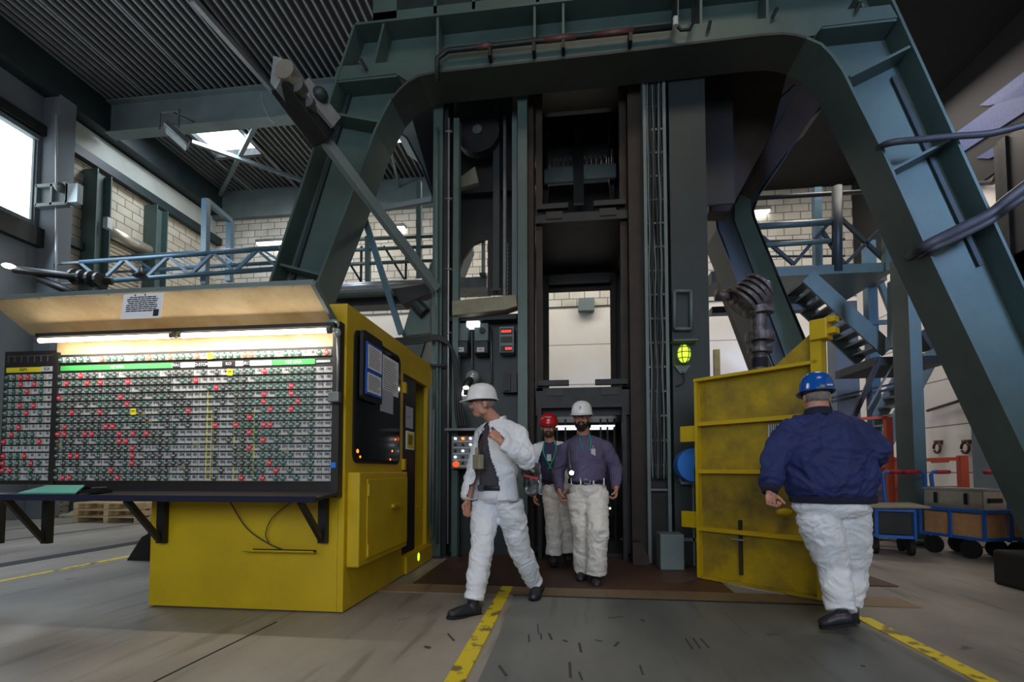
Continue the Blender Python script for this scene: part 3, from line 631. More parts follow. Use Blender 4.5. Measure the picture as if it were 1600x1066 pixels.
for (u, v, du), l in (((1215, 12, -9), 'short dark hook rod on the frame beam nearest the right curve'), ((1110, 32, -4), 'tiny dark hook rod on the frame beam beside the looped conduit'), ((1345, 2, -8), 'short dark hook rod at the top of the right frame corner'), ((563, 92, 10), 'short dark hook rod on the left frame corner')):
    b = MB(); b.tube([P(u, v, Y=5.72), P(u+du, v+17, Y=5.78)], .02, 6); tag(b.build('hook_rod', 'black_steel'), l, 'hook')
# cables slung round the right leg
def hose(name, pts, r, m, label, cat, **k):
    b = MB(); P3 = [V(p) for p in pts]; out = []
    for i in range(len(P3)-1):
        p0, p1, p2, p3 = P3[max(i-1, 0)], P3[i], P3[i+1], P3[min(i+2, len(P3)-1)]
        for s in range(6):
            q = s/6; out.append(.5*((2*p1)+(p2-p0)*q+(2*p0-5*p1+4*p2-p3)*q*q+(3*p1-p0-3*p2+p3)*q**3))
    out.append(P3[-1]); b.tube(out, r, 8)
    o = b.build(name, m, k.get('parent'), smooth=True)
    if label: tag(o, label, cat, k.get('group'))
    return o
hose('hose', [P(1352, 252, Y=6.45), P(1382, 226, Y=5.74), P(1440, 218, Y=5.72), P(1492, 213, Y=5.72), P(1550, 208, Y=5.7), P(1620, 190, Y=5.6)], .035, 'cable', 'upper dark hose slung around the right leg of the green frame', 'hose')
hose('hose', [P(1412, 408, Y=6.5), P(1440, 388, Y=5.72), P(1500, 358, Y=5.70), P(1548, 334, Y=5.68), P(1575, 312, Y=5.6), P(1620, 278, Y=5.5)], .06, 'cable', 'thick lower dark hose slung around the right leg of the green frame', 'hose')
hose('hose', [P(1425, 408, Y=6.5), P(1450, 393, Y=5.68), P(1508, 366, Y=5.66), P(1552, 343, Y=5.64), P(1580, 322, Y=5.5), P(1620, 296, Y=5.4)], .035, 'cable', 'thinner dark hose lying just below the thick hose on the right frame leg', 'hose')

# rear bent frame seen through the portal
RY = 8.6
def bent(name, pts, wd, label, y0=RY, y1=RY+.7, m='green_dark'):
    t = thing(name, label, 'steel frame', (P(*pts[-1][:2], Y=y0).x, y0, P(*pts[-1][:2], Y=y0).z))
    b = MB(); n = len(pts); q = [P(u, v, Y=y0) for u, v in pts]; L, R = [], []
    for i in range(n):
        d = (q[min(i+1, n-1)]-q[max(i-1, 0)]).normalized(); nn = V((-d.z, 0, d.x)); L.append(q[i]+nn*wd/2); R.append(q[i]-nn*wd/2)
    for i in range(n-1): b.prism([L[i], L[i+1], R[i+1], R[i]], (0, .04, 0))
    for i in range(n-1):
        for s, a in ((1, L), (-1, R)):
            d = (a[i+1]-a[i]).normalized(); nn = V((-d.z, 0, d.x))*.02
            b.prism([a[i]-nn, a[i+1]-nn, a[i+1]+nn, a[i]+nn], (0, y1-y0, 0))
    b.build('box_leg', m, t)
    if 'kinking' in label:
        for nm, q, mm in (('upper_flange', ((1248, 134), (1270, 131), (1287, 140), (1292, 150), (1232, 235), (1182, 292), (1172, 314), (1158, 306), (1162, 290), (1205, 215)), 'brown_steel'), ('lower_flange', ((1157, 304), (1173, 312), (1174, 335), (1262, 552), (1330, 722), (1290, 722), (1148, 345), (1148, 322)), 'green_paint')):
            b = MB(); b.prism([P(u, v, Y=y0-.05) for u, v in q], (0, .045, 0)); b.build(nm, mm, t)
    return t
bent('bent_leg', [(1262, 150), (1240, 170), (1205, 225), (1160, 290), (1147, 325), (1150, 350), (1186, 440), (1243, 575), (1330, 826)], .62, 'bent dark leg behind the portal, kinking at the right of the shaft')
bent('bent_leg', [(630, 190), (650, 205), (676, 255), (704, 330), (710, 370), (690, 420), (655, 510), (560, 826)], .42, 'curved grey leg of the rear frame behind the left side of the shaft', m='grey_girder')
bent('bent_leg', [(1120, 340), (1140, 440), (1180, 545), (1286, 830)], .26, 'narrow brown rear strut left of the valve pipe', y0=10.2, y1=10.5, m='brown_steel')

# ================================================================ THE SHAFT
def col(name, u0, u1, v0, y, d, m, label, vb=None, cat='column'):
    x0, x1 = P(u0, 500, Y=y).x, P(u1, 500, Y=y).x; z1 = P(u0, v0, Y=y).z; z0 = 0 if vb is None else P(u0, vb, Y=y).z
    t = thing(name, label, cat, ((x0+x1)/2, y, z0))
    b = MB(); w = x1-x0
    b.box(x0, y, z0, x1, y+.03, z1); b.box(x0+w*.4, y+.03, z0, x0+w*.6, y+d-.03, z1); b.box(x0, y+d-.03, z0, x1, y+d, z1); b.build('profile', m, t)
    b = MB(); b.box(x0-.03, y-.03, z0, x1+.03, y+d+.03, z0+.03); b.build('base_plate', 'green_dark', t)
    return t
col('shaft_column', 675, 690, 130, 6.40, .3, 'green_paint', 'slender green column at the left edge of the shaft beside the cabin')
col('shaft_column', 691, 699, 130, 6.46, .3, 'dark_steel', 'narrow dark column directly right of the slender green one')
col('shaft_column', 707, 716, 185, 6.42, .12, 'green_paint', 'thin blue grey upright beside the shiny conduit')
col('shaft_column', 809, 824, 140, 6.42, .3, 'green_paint', 'blue green column at the left side of the cage opening')
col('shaft_column', 825, 834, 110, 6.6, .3, 'brown_steel', 'brown guide column directly left of the cage')
col('shaft_column', 984, 1008, 110, 6.52, .35, 'brown_steel', 'dark brown guide column directly right of the cage')
col('shaft_column', 1050, 1108, 100, 6.36, .5, 'green_dark', 'broad dark green column between the cable ladder and the yellow gate')
b = MB(); b.tube([P(701.5, 185, Y=6.4), P(699.5, 850, Y=6.4)], .014, 8)
for v in (205, 310, 420, 520): b.box(P(696, v, Y=6.38).x, 6.37, P(696, v, Y=6.38).z, P(706, v, Y=6.38).x, 6.42, P(696, v+3, Y=6.38).z+.02)
tag(b.build('conduit', 'light_steel', smooth=True), 'shiny vertical conduit with clamps up the left side of the shaft', 'conduit')
hose('conduit', [P(683, 200, Y=6.35), P(683, 850, Y=6.35)], .02, 'green_paint', 'green vertical conduit on the slender green column', 'conduit')
# dark shaft lining and interior
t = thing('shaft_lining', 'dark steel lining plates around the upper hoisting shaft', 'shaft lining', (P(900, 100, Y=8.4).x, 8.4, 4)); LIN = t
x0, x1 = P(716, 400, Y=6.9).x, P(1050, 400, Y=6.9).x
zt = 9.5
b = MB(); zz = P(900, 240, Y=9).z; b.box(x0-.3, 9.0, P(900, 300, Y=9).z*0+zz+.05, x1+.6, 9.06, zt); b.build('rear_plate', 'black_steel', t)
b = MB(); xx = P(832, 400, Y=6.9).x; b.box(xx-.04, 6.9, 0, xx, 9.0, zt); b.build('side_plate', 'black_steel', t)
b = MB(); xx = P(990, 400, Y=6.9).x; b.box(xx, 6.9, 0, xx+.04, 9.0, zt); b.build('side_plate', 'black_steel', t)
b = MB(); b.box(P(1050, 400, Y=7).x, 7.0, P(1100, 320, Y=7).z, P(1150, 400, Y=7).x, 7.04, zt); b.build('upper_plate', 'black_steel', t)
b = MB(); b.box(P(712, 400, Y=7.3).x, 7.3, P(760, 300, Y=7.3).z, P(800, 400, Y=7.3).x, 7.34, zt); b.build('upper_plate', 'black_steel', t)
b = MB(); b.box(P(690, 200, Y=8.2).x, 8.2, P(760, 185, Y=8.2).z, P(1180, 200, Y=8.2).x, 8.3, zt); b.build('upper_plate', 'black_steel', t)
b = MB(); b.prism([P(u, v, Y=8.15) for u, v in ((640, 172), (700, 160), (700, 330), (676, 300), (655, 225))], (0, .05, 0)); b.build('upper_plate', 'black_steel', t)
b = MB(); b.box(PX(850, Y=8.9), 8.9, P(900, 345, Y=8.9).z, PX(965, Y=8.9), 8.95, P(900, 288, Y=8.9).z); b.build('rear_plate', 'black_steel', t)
# big dark hopper beyond, right
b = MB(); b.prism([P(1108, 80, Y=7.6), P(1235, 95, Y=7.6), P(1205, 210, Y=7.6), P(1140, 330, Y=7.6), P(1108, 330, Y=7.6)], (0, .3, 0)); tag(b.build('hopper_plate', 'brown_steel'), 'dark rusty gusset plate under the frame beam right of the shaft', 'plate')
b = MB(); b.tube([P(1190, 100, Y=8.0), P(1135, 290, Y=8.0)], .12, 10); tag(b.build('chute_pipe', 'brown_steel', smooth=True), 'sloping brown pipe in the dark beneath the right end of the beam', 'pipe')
# girders in the left bay of the shaft
for u0, u1, v0, vb, yy, m, l in ((770, 780, 160, 455, 7.0, 'green_dark', 'dark upright in the left shaft bay, the left of the inner pair'), (786, 790, 180, 480, 6.9, 'grey_steel', 'thin grey upright in the left shaft bay beside the chain'), (800, 808, 175, 480, 6.8, 'grey_girder', 'speckled grey upright in the left shaft bay next to the blue green column'), (752, 756, 335, 430, 7.6, 'grey_steel', 'short thin upright deep in the left shaft bay')):
    col('guide_post', u0, u1, v0, yy, .12, m, l, vb, 'post')
b = MB()
for k in range(46): p = P(793, 380, Y=6.75)-Z*k*.028; b.tube([p+V((.012 if k % 2 else 0, 0, .012)), p+V((-.012 if k % 2 else 0, .0, -.014))], .006, 5)
tag(b.build('chain', 'grey_steel'), 'fine hanging chain in the left shaft bay', 'chain')
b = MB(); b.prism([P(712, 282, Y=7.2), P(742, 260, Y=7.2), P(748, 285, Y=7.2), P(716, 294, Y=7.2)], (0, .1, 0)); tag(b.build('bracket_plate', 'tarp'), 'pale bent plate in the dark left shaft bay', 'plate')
t = thing('rope_sheave', 'dark rope wheel in the dark upper left bay of the shaft', 'wheel', P(748, 210, Y=6.95))
b = MB(); c = P(748, 210, Y=6.95); b.tube([c-Y_*.08, c+Y_*.08], .32, 24); b.build('rim', 'dark_steel', t, smooth=False); b = MB(); b.tube([c-Y_*.12, c+Y_*.12], .07, 12); b.build('hub', 'grey_steel', t)
b = MB(); b.box(PX(710, Y=8.5, v=480), 8.5, P(760, 448, Y=8.5).z, PX(760, Y=8.5, v=480), 9, P(760, 432, Y=8.5).z); tag(b.build('grating_step', 'grey_steel'), 'small grey grating step seen through the left shaft bay', 'step')
# curved dark chute at the left bay
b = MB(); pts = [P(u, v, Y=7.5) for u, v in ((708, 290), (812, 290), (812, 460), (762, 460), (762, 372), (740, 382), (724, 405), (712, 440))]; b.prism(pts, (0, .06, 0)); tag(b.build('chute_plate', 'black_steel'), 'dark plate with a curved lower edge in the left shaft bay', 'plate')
# pale shield beam and control wall
b = MB(); b.prism([P(u, v, Y=6.36) for u, v in ((706, 470), (806, 460), (808, 478), (790, 484), (706, 493))], (0, .2, 0)); tag(b.build('shield_beam', 'tarp', bevel=.01), 'pale grey shield beam above the electric panels', 'beam')
t = thing('control_wall', 'dark green steel wall carrying the electric boxes left of the cage', 'panel wall', (P(760, 700, Y=6.7).x, 6.7, 0))
x0, x1 = P(702, 600, Y=6.72).x, P(812, 600, Y=6.72).x
b = MB(); b.box(x0, 6.72, 0, x1, 6.78, P(760, 492, Y=6.72).z); b.build('plate', 'green_dark', t)
b = MB(); b.box(PX(705, Y=6.6, v=480), 6.5, P(760, 500, Y=6.5).z, PX(808, Y=6.6, v=480), 6.72, P(760, 492, Y=6.5).z); b.build('top_ledge', 'dark_steel', t)
b = MB(); xa = PX(742, Y=6.7, v=480); b.box(xa, 6.69, 0, xa+.02, 6.72, P(1, 760, Y=6.7).z); b.build('seam_strip', 'green_paint', t)
def switchbox(u, label):
    t = thing('switch_box', label, 'electric box', P(u, 555, Y=6.6)); w = PX(u+11, Y=6.6)-PX(u-11, Y=6.6); x = P(u, 530, Y=6.6).x
    b = MB(); b.box(x-w/2, 6.5, P(u, 536, Y=6.6).z, x+w/2, 6.72, P(u, 508, Y=6.6).z); b.build('upper_case', 'green_paint', t, bevel=.01)
    b = MB(); b.box(x-w/2, 6.46, P(u, 556, Y=6.6).z, x+w/2, 6.72, P(u, 537, Y=6.6).z); b.build('lower_case', 'dark_steel', t, bevel=.01)
    b = MB(); b.box(x-.05, 6.45, P(u, 550, Y=6.46).z, x+.05, 6.46, P(u, 543, Y=6.46).z); b.box(x-.025, 6.448, P(u, 547, Y=6.46).z, x+.025, 6.45, P(u, 546, Y=6.46).z, 1); b.build('name_plate', ['label_white', 'ink'], t)
switchbox(723, 'left green switch box with a small white plate above the work lamp')
switchbox(754, 'right green switch box with a small white plate and a round knob')
b = MB(); p = P(754, 517, Y=6.5); b.tube([p, p-Y_*.03], .04, 14); tag(b.build('rotary_switch', 'dark_steel'), 'round dark rotary switch on top of the right switch box', 'switch')
t = thing('digital_display', 'grey three window display with glowing red digits', 'display', P(791, 552, Y=6.5))
x0, x1 = PX(780, Y=6.5), PX(803, Y=6.5)
b = MB(); b.box(x0, 6.5, P(791, 551, Y=6.5).z, x1, 6.72, P(791, 510, Y=6.5).z); b.build('case', 'grey_girder', t, bevel=.008)
for i, v in enumerate((513, 526, 540)):
    b = MB(); b.box(x0+.02, 6.49, P(791, v+9, Y=6.49).z, x1-.02, 6.5, P(791, v, Y=6.49).z); s = b.build('screen', 'black', t)
    if i != 1:
        xx = PX(791, Y=6.49) + (0 if i == 0 else .03)
        text('digits', '888888' if i == 0 else '8888', .045, (xx, 6.486, P(791, v+5, Y=6.49).z), X, Z, 'led_red', s, .001)
b = MB(); p = P(741, 508, Y=6.55); b.box(p.x-.09, 6.45, p.z-.05, p.x+.09, 6.6, p.z+.03, 0); tag(b.build('wall_lamp', 'led_soft', bevel=.01), 'flat white lit lamp between the switch boxes', 'lamp')
for u, l in ((737, 'vertical conduit between the two switch boxes'), (767, 'vertical conduit right of the right switch box')):
    b = MB(); b.tube([P(u, 515, Y=6.66), P(u+1, 600, Y=6.66)], .014, 6); tag(b.build('conduit', 'grey_steel', smooth=True), l, 'conduit')
b = MB(); b.box(PX(786, Y=6.6, v=480), 6.56, P(790, 614, Y=6.6).z, PX(808, Y=6.6, v=480), 6.72, P(790, 583, Y=6.6).z); b.box(PX(788, Y=6.55, v=480), 6.52, P(790, 612, Y=6.6).z, PX(798, Y=6.55, v=480), 6.56, P(790, 585, Y=6.6).z, 1); tag(b.build('intercom_box', ['black_steel', 'dark_steel']), 'dark speaker box on the control wall beneath the digital display', 'box')
for (u, v, wd), l in (((719, 616, .14), 'short lit strip light on the control wall behind the white helmet'),): 
    b = MB(); p = P(u, v, Y=6.6); b.box(p.x-wd/2, 6.58, p.z-.015, p.x+wd/2, 6.66, p.z+.015); tag(b.build('strip_light', 'lamp_white'), l, 'lamp')
# work lamp
t = thing('work_lamp', 'round work lamp with wire guard shining behind the white helmet', 'lamp', P(738, 590, Y=6.5))
b = MB(); c = P(738, 590, Y=6.5); b.ell(c, .1, n=16, h=8); b.tube([c+V((0, .05, 0)), c+V((0, .25, 0))], .03, 8); b.build('shade', 'clear_case', t, smooth=True)
b = MB(); c2 = P(728, 606, Y=6.3); b.ell(c2, (.04, .04, .022)); b.build('bulb', 'lamp_white', t, smooth=True)
b = MB(); b.tube([c, c2+Z*.03], .05, 10); b.build('socket', 'dark_steel', t, smooth=True)
# operator panel and shelf
t = thing('push_button_console', 'grey push button panel with lit lamps and a red emergency stop beside the cabin', 'control panel', P(722, 735, Y=6.3))
x0, x1 = PX(705, Y=6.3), PX(745, Y=6.3); z0, z1 = P(720, 733, Y=6.3).z, P(720, 681, Y=6.3).z
b = MB(); b.box(x0, 6.3, z0, x1, 6.6, z1); b.build('case', 'grey_steel', t, bevel=.01)
for r in range(5):
    zz = z1-(r+.6)*(z1-z0)/5.4; b = MB(); b.box(x0+.03, 6.285, zz-.035, x1-.03, 6.3, zz-.02); b.build('label_strip', 'label_white', t)
    for k in range(3):
        b = MB(); xx = x0+.06+k*.1; b.tube([(xx, 6.3, zz+.01), (xx, 6.27, zz+.01)], .017, 10)
        b.build('button', ['led_soft', 'led_orange', 'led_soft'][k] if r == 0 else ('led_soft' if (r+k) % 3 == 0 else 'dark_steel'), t)
b = MB(); b.tube([(x0+.07, 6.3, z0+.06), (x0+.07, 6.28, z0+.06)], .045, 16); b.build('stop_collar', 'banner_yellow', t)
b = MB(); b.tube([(x0+.07, 6.28, z0+.06), (x0+.07, 6.25, z0+.06)], .03, 16); b.build('stop_button', 'led_red', t)
b = MB(); b.box(x0-.06, 6.2, z1+.06, x1+.05, 6.65, z1+.09); b.box(x0-.03, 6.6, z1-.1, x0, 6.65, z1+.1); tag(b.build('shelf', 'grey_steel'), 'small steel shelf directly above the push button panel', 'shelf')
# cables to the panel
for k, l in enumerate(('leftmost black cable dropping to the shelf beside the cabin', 'second black cable dropping to the shelf', 'third black cable dropping to the shelf', 'rightmost black cable dropping to the shelf')):
    hose('cable', [P(612, 530+k*3, Y=6.25), P(655, 527+k*3, Y=6.25), P(685, 525+k*2, Y=6.3), P(703+k, 540+k*2, Y=6.35), P(710+k*2, 580, Y=6.4), P(712+k*3.5, 640, Y=6.4), P(716+k*4, 668, Y=6.4)], .016, 'cable', l, 'cable')
hose('cable', [P(640, 548, Y=6.3), P(670, 570, Y=6.3), P(697, 570, Y=6.36)], .02, 'cable', 'thick black cable sagging over the cabin roof', 'cable')
# ladder rack with cables
t = thing('cable_ladder', 'tall vertical cable ladder with grey rails and many cables right of the cage', 'cable ladder', P(1030, 870, Y=6.2))
for u in (1013, 1045):
    b = MB(); x = P(u, 500, Y=6.25).x; b.box(x-.02, 6.35, .012, x+.02, 6.5, 7.2); b.build('rail', 'grey_girder', t)
xa, xb = P(1013, 500, Y=6.25).x, P(1045, 500, Y=6.25).x
for k in range(20):
    z = .9+k*.31; b = MB(); b.box(xa, 6.39, z, xb, 6.42, z+.025); b.build('rung', 'grey_steel', t)
for k in range(8):
    x = xa+.04+k*(xb-xa-.08)/7; rnd = random.Random(k); pts = [(x+rnd.uniform(-.012, .012), 6.36+.02*(k % 2), z) for z in [6.9-j*.45 for j in range(14)]]
    hose('cable', pts, .011, 'cable' if k % 3 else 'grey_girder', None, None, parent=t)
b = MB(); b.box(PX(1010, Y=6.36, v=480), 6.50, .012, PX(1047, Y=6.36, v=480), 6.53, 7.2); b.build('back_plate', 'dark_steel', t)
b = MB(); x0, x1 = PX(1029, Y=5.92), PX(1066, Y=5.92); b.box(x0, 5.92, .012, x1, 6.2, P(1040, 835, Y=5.92).z); tag(b.build('cable_box', 'grey_girder', bevel=.01), 'grey green steel box standing at the foot of the cable ladder', 'box')
t = thing('wire_frame', 'empty rounded rectangular holder frame on the broad dark column', 'holder', P(1067, 515, Y=6.3))
b = MB(); q = [P(u, v, Y=6.3) for u, v in ((1054, 455), (1080, 455), (1080, 514), (1054, 514))]
for i in range(4): b.tube([q[i], q[(i+1) % 4]], .022, 8)
b.build('frame', 'grey_girder', t, smooth=True)
t = thing('bulkhead_lamp', 'yellow green caged bulkhead lamp glowing on the broad dark column', 'lamp', P(1069, 575, Y=6.2))
c = P(1069, 553, Y=6.22)
b = MB(); b.ell(c, (.075, .07, .11), n=14, h=10); b.build('glass', 'lamp_green', t, smooth=True)
b = MB()
for k in range(6): a = k*math.pi/3; b.tube([c+V((.085*math.cos(a)*math.cos(q), .08*math.sin(a)*math.cos(q), .12*math.sin(q))) for q in [-1.5+i*.5 for i in range(7)]], .006, 5)
for q in (-.5, .1, .7): b.tube([c+V((.085*math.cos(a)*math.cos(q), .08*math.sin(a)*math.cos(q), .12*math.sin(q))) for a in [i*math.pi/6 for i in range(13)]], .006, 5)
b.build('guard', 'grey_steel', t)
b = MB(); b.box(c.x-.13, 6.2, c.z+.16, c.x+.16, 6.36, c.z+.175); b.prism([c+V((-.1, .1, -.12)), c+V((.1, .1, -.12)), c+V((.03, .1, -.22)), c+V((-.03, .1, -.22))], (0, .06, 0)); b.build('bracket', 'grey_girder', t)
hose('cable', [c+V((0, .1, -.2)), c+V((.02, .1, -.32)), c+V((-.08, .1, -.38))], .008, 'cable', None, None, parent=t)
# door frame of the landing and the hoisting cage
t = thing('hoisting_cage', 'dark multi deck hoisting cage standing in the shaft with its gate open', 'hoisting cage', (P(910, 880, Y=7).x, 6.75, 0))
x0, x1 = PX(838, Y=6.7), PX(983, Y=6.7)
def deck_at(v0, v1, nm):
    z0, z1 = P(0, v1, Y=6.7).z, P(0, v0, Y=6.7).z; z0 = P(900, v1, Y=6.7).z; z1 = P(900, v0, Y=6.7).z
    b = MB(); b.box(x0, 6.7, z0, x1, 8.6, z1-.05); b.box(x0, 6.62, z0-.02, x1, 6.7, z1-.1)
    b.build(nm, 'dark_steel', t)
    b = MB(); w = x1-x0
    for a, c in ((.02, .36), (.64, .98)): b = MB(); b.box(x0+w*a, 6.6, z1-.03, x0+w*c, 6.68, z1+.04); b.build('edge_lip', 'dark_steel', t)
    for a, c in ((.12, .3), (.7, .88)): b = MB(); b.box(x0+w*a, 6.605, z1-.17, x0+w*c, 6.62, z1-.07); b.build('edge_recess', 'black', t)
    pass
deck_at(326, 348, 'deck'); deck_at(600, 648, 'deck')
b = MB(); b.box(x0, 6.7, .0, x1, 8.6, .06); b.build('floor_plate', 'dark_steel', t)
for xa in (x0, x1-.09):
    for ya in (6.7, 8.5): b = MB(); b.box(xa, ya, 0, xa+.09, ya+.09, 8.5); b.build('corner_post', 'brown_steel', t)
for v in (250, 444):
    z = P(900, v, Y=8.4).z; b = MB(); b.box(x0+.1, 8.3, z, x1-.1, 8.4, z+.18 if v == 250 else z+.14); b.build('cross_bar', 'grey_steel' if v == 250 else 'dark_steel', t)
for u0, u1, v0, v1, mm in ((851, 896, 268, 289, 'grey_girder'), (912, 962, 262, 283, 'grey_girder')):
    b = MB(); b.box(PX(u0, Y=8.3, v=275), 8.24, P(u0, v1, Y=8.3).z, PX(u1, Y=8.3, v=275), 8.3, P(u0, v0, Y=8.3).z); b.build('cross_bar', mm, t)
    for k in range(6): b = MB(); x = PX(u0, Y=8.35, v=260)+.04+k*.085; b.box(x, 8.33, P(u0, v0, Y=8.3).z, x+.04, 8.35, P(u0, v0-28, Y=8.3).z); b.build('corrugated_sheet', 'grey_steel', t)
b = MB(); b.box(PX(896, Y=8.2, v=275), 8.15, P(900, 320, Y=8.2).z, PX(912, Y=8.2, v=275), 8.22, P(900, 200, Y=8.2).z); b.build('centre_post', 'black_steel', t)
zA, zB = P(900, 460, Y=8.55).z, P(900, 345, Y=6.8).z
b = MB(); b.box(x0+.05, 8.55, zA+.06, x1-.05, 8.6, zB); b.build('rear_sheet', 'brown_steel', t)
b = MB(); b.box(x0+.05, 8.55, 0, x1-.05, 8.6, P(900, 640, Y=6.7).z); b.build('rear_sheet', 'black_steel', t)
zc = P(900, 640, Y=6.7).z-.35
for k, (xa, wd) in enumerate(((.26, .14), (.26, .14), (.68, .13), (.68, .14))):
    yy = 7.3 + (k % 2)*.45; b = MB(); b.box(x0+(x1-x0)*xa-.08, yy, zc+.17, x0+(x1-x0)*(xa+wd)+.1, yy+.16, zc+.19); b.build('slot_glow', 'led_soft', t)  # bright slots: reflected ceiling light put in as their own glow
for xa, zz in ((.64, .5), (.86, .5), (.80, .5)):
    b = MB(); b.box(x0+(x1-x0)*xa, 8.5, zz, x0+(x1-x0)*xa+.06, 8.53, zz+.03); b.build('small_light', 'led_soft', t)  # small lights low in the cage, glowing by themselves
for xa in (.72, .8, .88, .3, .2): b = MB(); b.box(x0+(x1-x0)*xa, 7.4, .05, x0+(x1-x0)*xa+.025, 7.43, 2.0); b.build('gate_bar', 'dark_steel', t)
for xa, xb_ in ((x0-.25, x0+.02), (x1-.02, x1+.25)): b = MB(); b.box(xa, 8.68, 0, xb_, 8.72, 8.5); b.build('side_screen', 'black_steel', LIN)
t = thing('landing_door_frame', 'dark steel door frame around the lower cage entrance', 'door frame', (P(910, 880, Y=6.55).x, 6.45, 0))
zz = P(900, 637, Y=6.45).z
for u0, u1 in ((840, 846), (972, 979)):
    b = MB(); b.box(PX(u0, Y=6.45), 6.45, 0, PX(u1, Y=6.45), 6.55, zz); b.build('jamb', 'dark_steel', t)
b = MB(); b.box(PX(840, Y=6.45), 6.45, zz, PX(979, Y=6.45), 6.55, zz+.05); b.build('head', 'dark_steel', t)
b = MB(); b.prism([(PX(985, Y=6.3), 6.2, 0), (PX(1010, Y=6.3), 6.2, 0), (PX(1010, Y=6.3), 6.2, .1), (PX(998, Y=6.3), 6.2, .28), (PX(985, Y=6.3), 6.2, .28)], (0, .2, 0)); b.build('foot_gusset', 'brown_steel', t)

# valve pipe behind the gate
t = thing('valve_pipe', 'weathered grey valve and flanged pipe standing behind the yellow gate', 'pipe', P(1186, 575, Y=7.4))
def ringst(pts, nm, m='rust_pipe'):
    b = MB(); b.tube([p for p, _ in pts], [r for _, r in pts], 20); return b.build(nm, m, t, smooth=False)
A = lambda u, v: P(u, v, Y=7.4)
ringst([(A(1187, 640), .1), (A(1186, 480), .1)], 'pipe')
ringst([(A(1187, 534), .19), (A(1187, 521), .19)], 'flange'); ringst([(A(1187, 552), .165), (A(1187, 545), .165)], 'flange'); ringst([(A(1185, 492), .2), (A(1184, 482), .2)], 'flange')
b = MB(); b.tube([A(1187, 575), A(1187, 560)], .105, 20); b.build('hose_sleeve', 'rubber', t)
b = MB(); b.ell(A(1177, 462), (.26, .2, .26), n=20, h=12); b.build('valve_body', 'rust_pipe', t, smooth=True)
for k in range(5): p = A(1158+k*7, 476-k*7); d = (A(1190, 445)-A(1160, 475)).normalized(); b = MB(); b.tube([p-d*.02, p+d*.02], .27-.01*k, 20); b.build('rib_ring', 'rust_pipe', t)
ringst([(A(1140, 463), .13), (A(1155, 458), .13)], 'side_port'); b = MB(); b.tube([A(1118, 462), A(1140, 462)], .08, 12); b.build('side_pipe', 'rust_pipe', t, smooth=True)
b = MB(); b.ell(A(1197, 447), .08); b.ell(A(1199, 470), .07); b.build('bolt_boss', 'rust_pipe', t, smooth=True)
# blue motor and guard rails behind gate
t = thing('blue_motor', 'bright blue motor housing behind the hinge side of the yellow gate', 'motor', P(1080, 752, Y=6.35))
b = MB(); a = P(1086, 727, Y=6.0); b.tube([a, a+Y_*.25], .2, 24); b.box(a.x-.02, 6.0, a.z-.2, a.x+.25, 6.25, a.z-.02); b.build('housing', 'blue_plastic', t, bevel=.01)
b = MB(); b.box(PX(1060, Y=6.3), 6.22, P(0, 705, Y=6.3).z*0+P(1065, 757, Y=6.3).z, PX(1100, Y=6.3), 6.26, P(1065, 752, Y=6.3).z); b.box(PX(1058, Y=6.3), 6.22, P(1065, 752, Y=6.3).z, PX(1062, Y=6.3), 6.26, P(1065, 715, Y=6.3).z); b.build('bracket', 'grey_girder', t)
b = MB(); b.box(PX(1064, Y=6.3), 6.24, .3, PX(1100, Y=6.3), 6.27, .34); b.box(PX(1078, Y=6.3), 6.24, .012, PX(1081, Y=6.3), 6.27, 1.1); tag(b.build('guard_rail', 'grey_girder'), 'low grey guard rail behind the yellow gate hinges', 'rail')
b = MB(); p = P(1119, 540, Y=7.2); b.box(p.x-.03, 7.2, 0, p.x+.05, 7.26, P(1119, 546, Y=7.2).z); tag(b.build('yellow_post', 'yellow_gate'), 'narrow yellow post upright behind the left edge of the gate', 'post')

# ================================================================ YELLOW GATE
G0, G1 = V((1.349, 5.545, 0)), V((2.205, 4.70, 0)); GD = (G1-G0).normalized(); GN = V((GD.y, -GD.x, 0)); GN = GN if GN.y < 0 else -GN
GL = (G1-G0).length; GH = P(1095, 598, Y=5.545).z
t = thing('shaft_gate', 'large open yellow steel gate leaf with ribs and rusty worn paint', 'gate', G0)
def gbox(s0, s1, z0, z1, d0, d1, nm, m='yellow_gate', **k):
    b = MB(); b.prism([G0+GD*s0+GN*d0+Z*z0, G0+GD*s1+GN*d0+Z*z0, G0+GD*s1+GN*d1+Z*z0, G0+GD*s0+GN*d1+Z*z0], (0, 0, z1-z0)); return b.build(nm, m, t, **k)
gbox(0, GL, .03, GH, -.01, 0, 'leaf_plate')
gbox(0, .03, .03, GH+.02, 0, .07, 'edge_strip', 'yellow_paint'); gbox(0, GL, GH, GH+.03, -.02, .08, 'top_edge', 'yellow_paint'); gbox(0, GL, .02, .05, 0, .06, 'bottom_edge')
for v in (664, 737, 825): z = P(1095, v, Y=5.545).z; gbox(.03, GL, z-.02, z+.02, 0, .07, 'rib', 'yellow_paint')
gbox(GL-.05, GL+.04, .03, GH+.36, -.04, .08, 'edge_post', 'yellow_paint')
b = MB(); b.prism([G0+GD*(GL-.42)+Z*(GH+.02), G0+GD*GL+Z*(GH+.02), G0+GD*GL+Z*(GH+.34)], GN*.012); b.build('corner_gusset', 'yellow_gate', t)
s = gbox(GL-.04, GL+.1, GH+.20, GH+.38, -.03, .12, 'latch_block', 'yellow_paint', bevel=.01)
for dz in (0, .1): gbox(GL+.1, GL+.16, GH+.24+dz, GH+.29+dz, 0, .1, 'latch_tooth', 'yellow_paint')
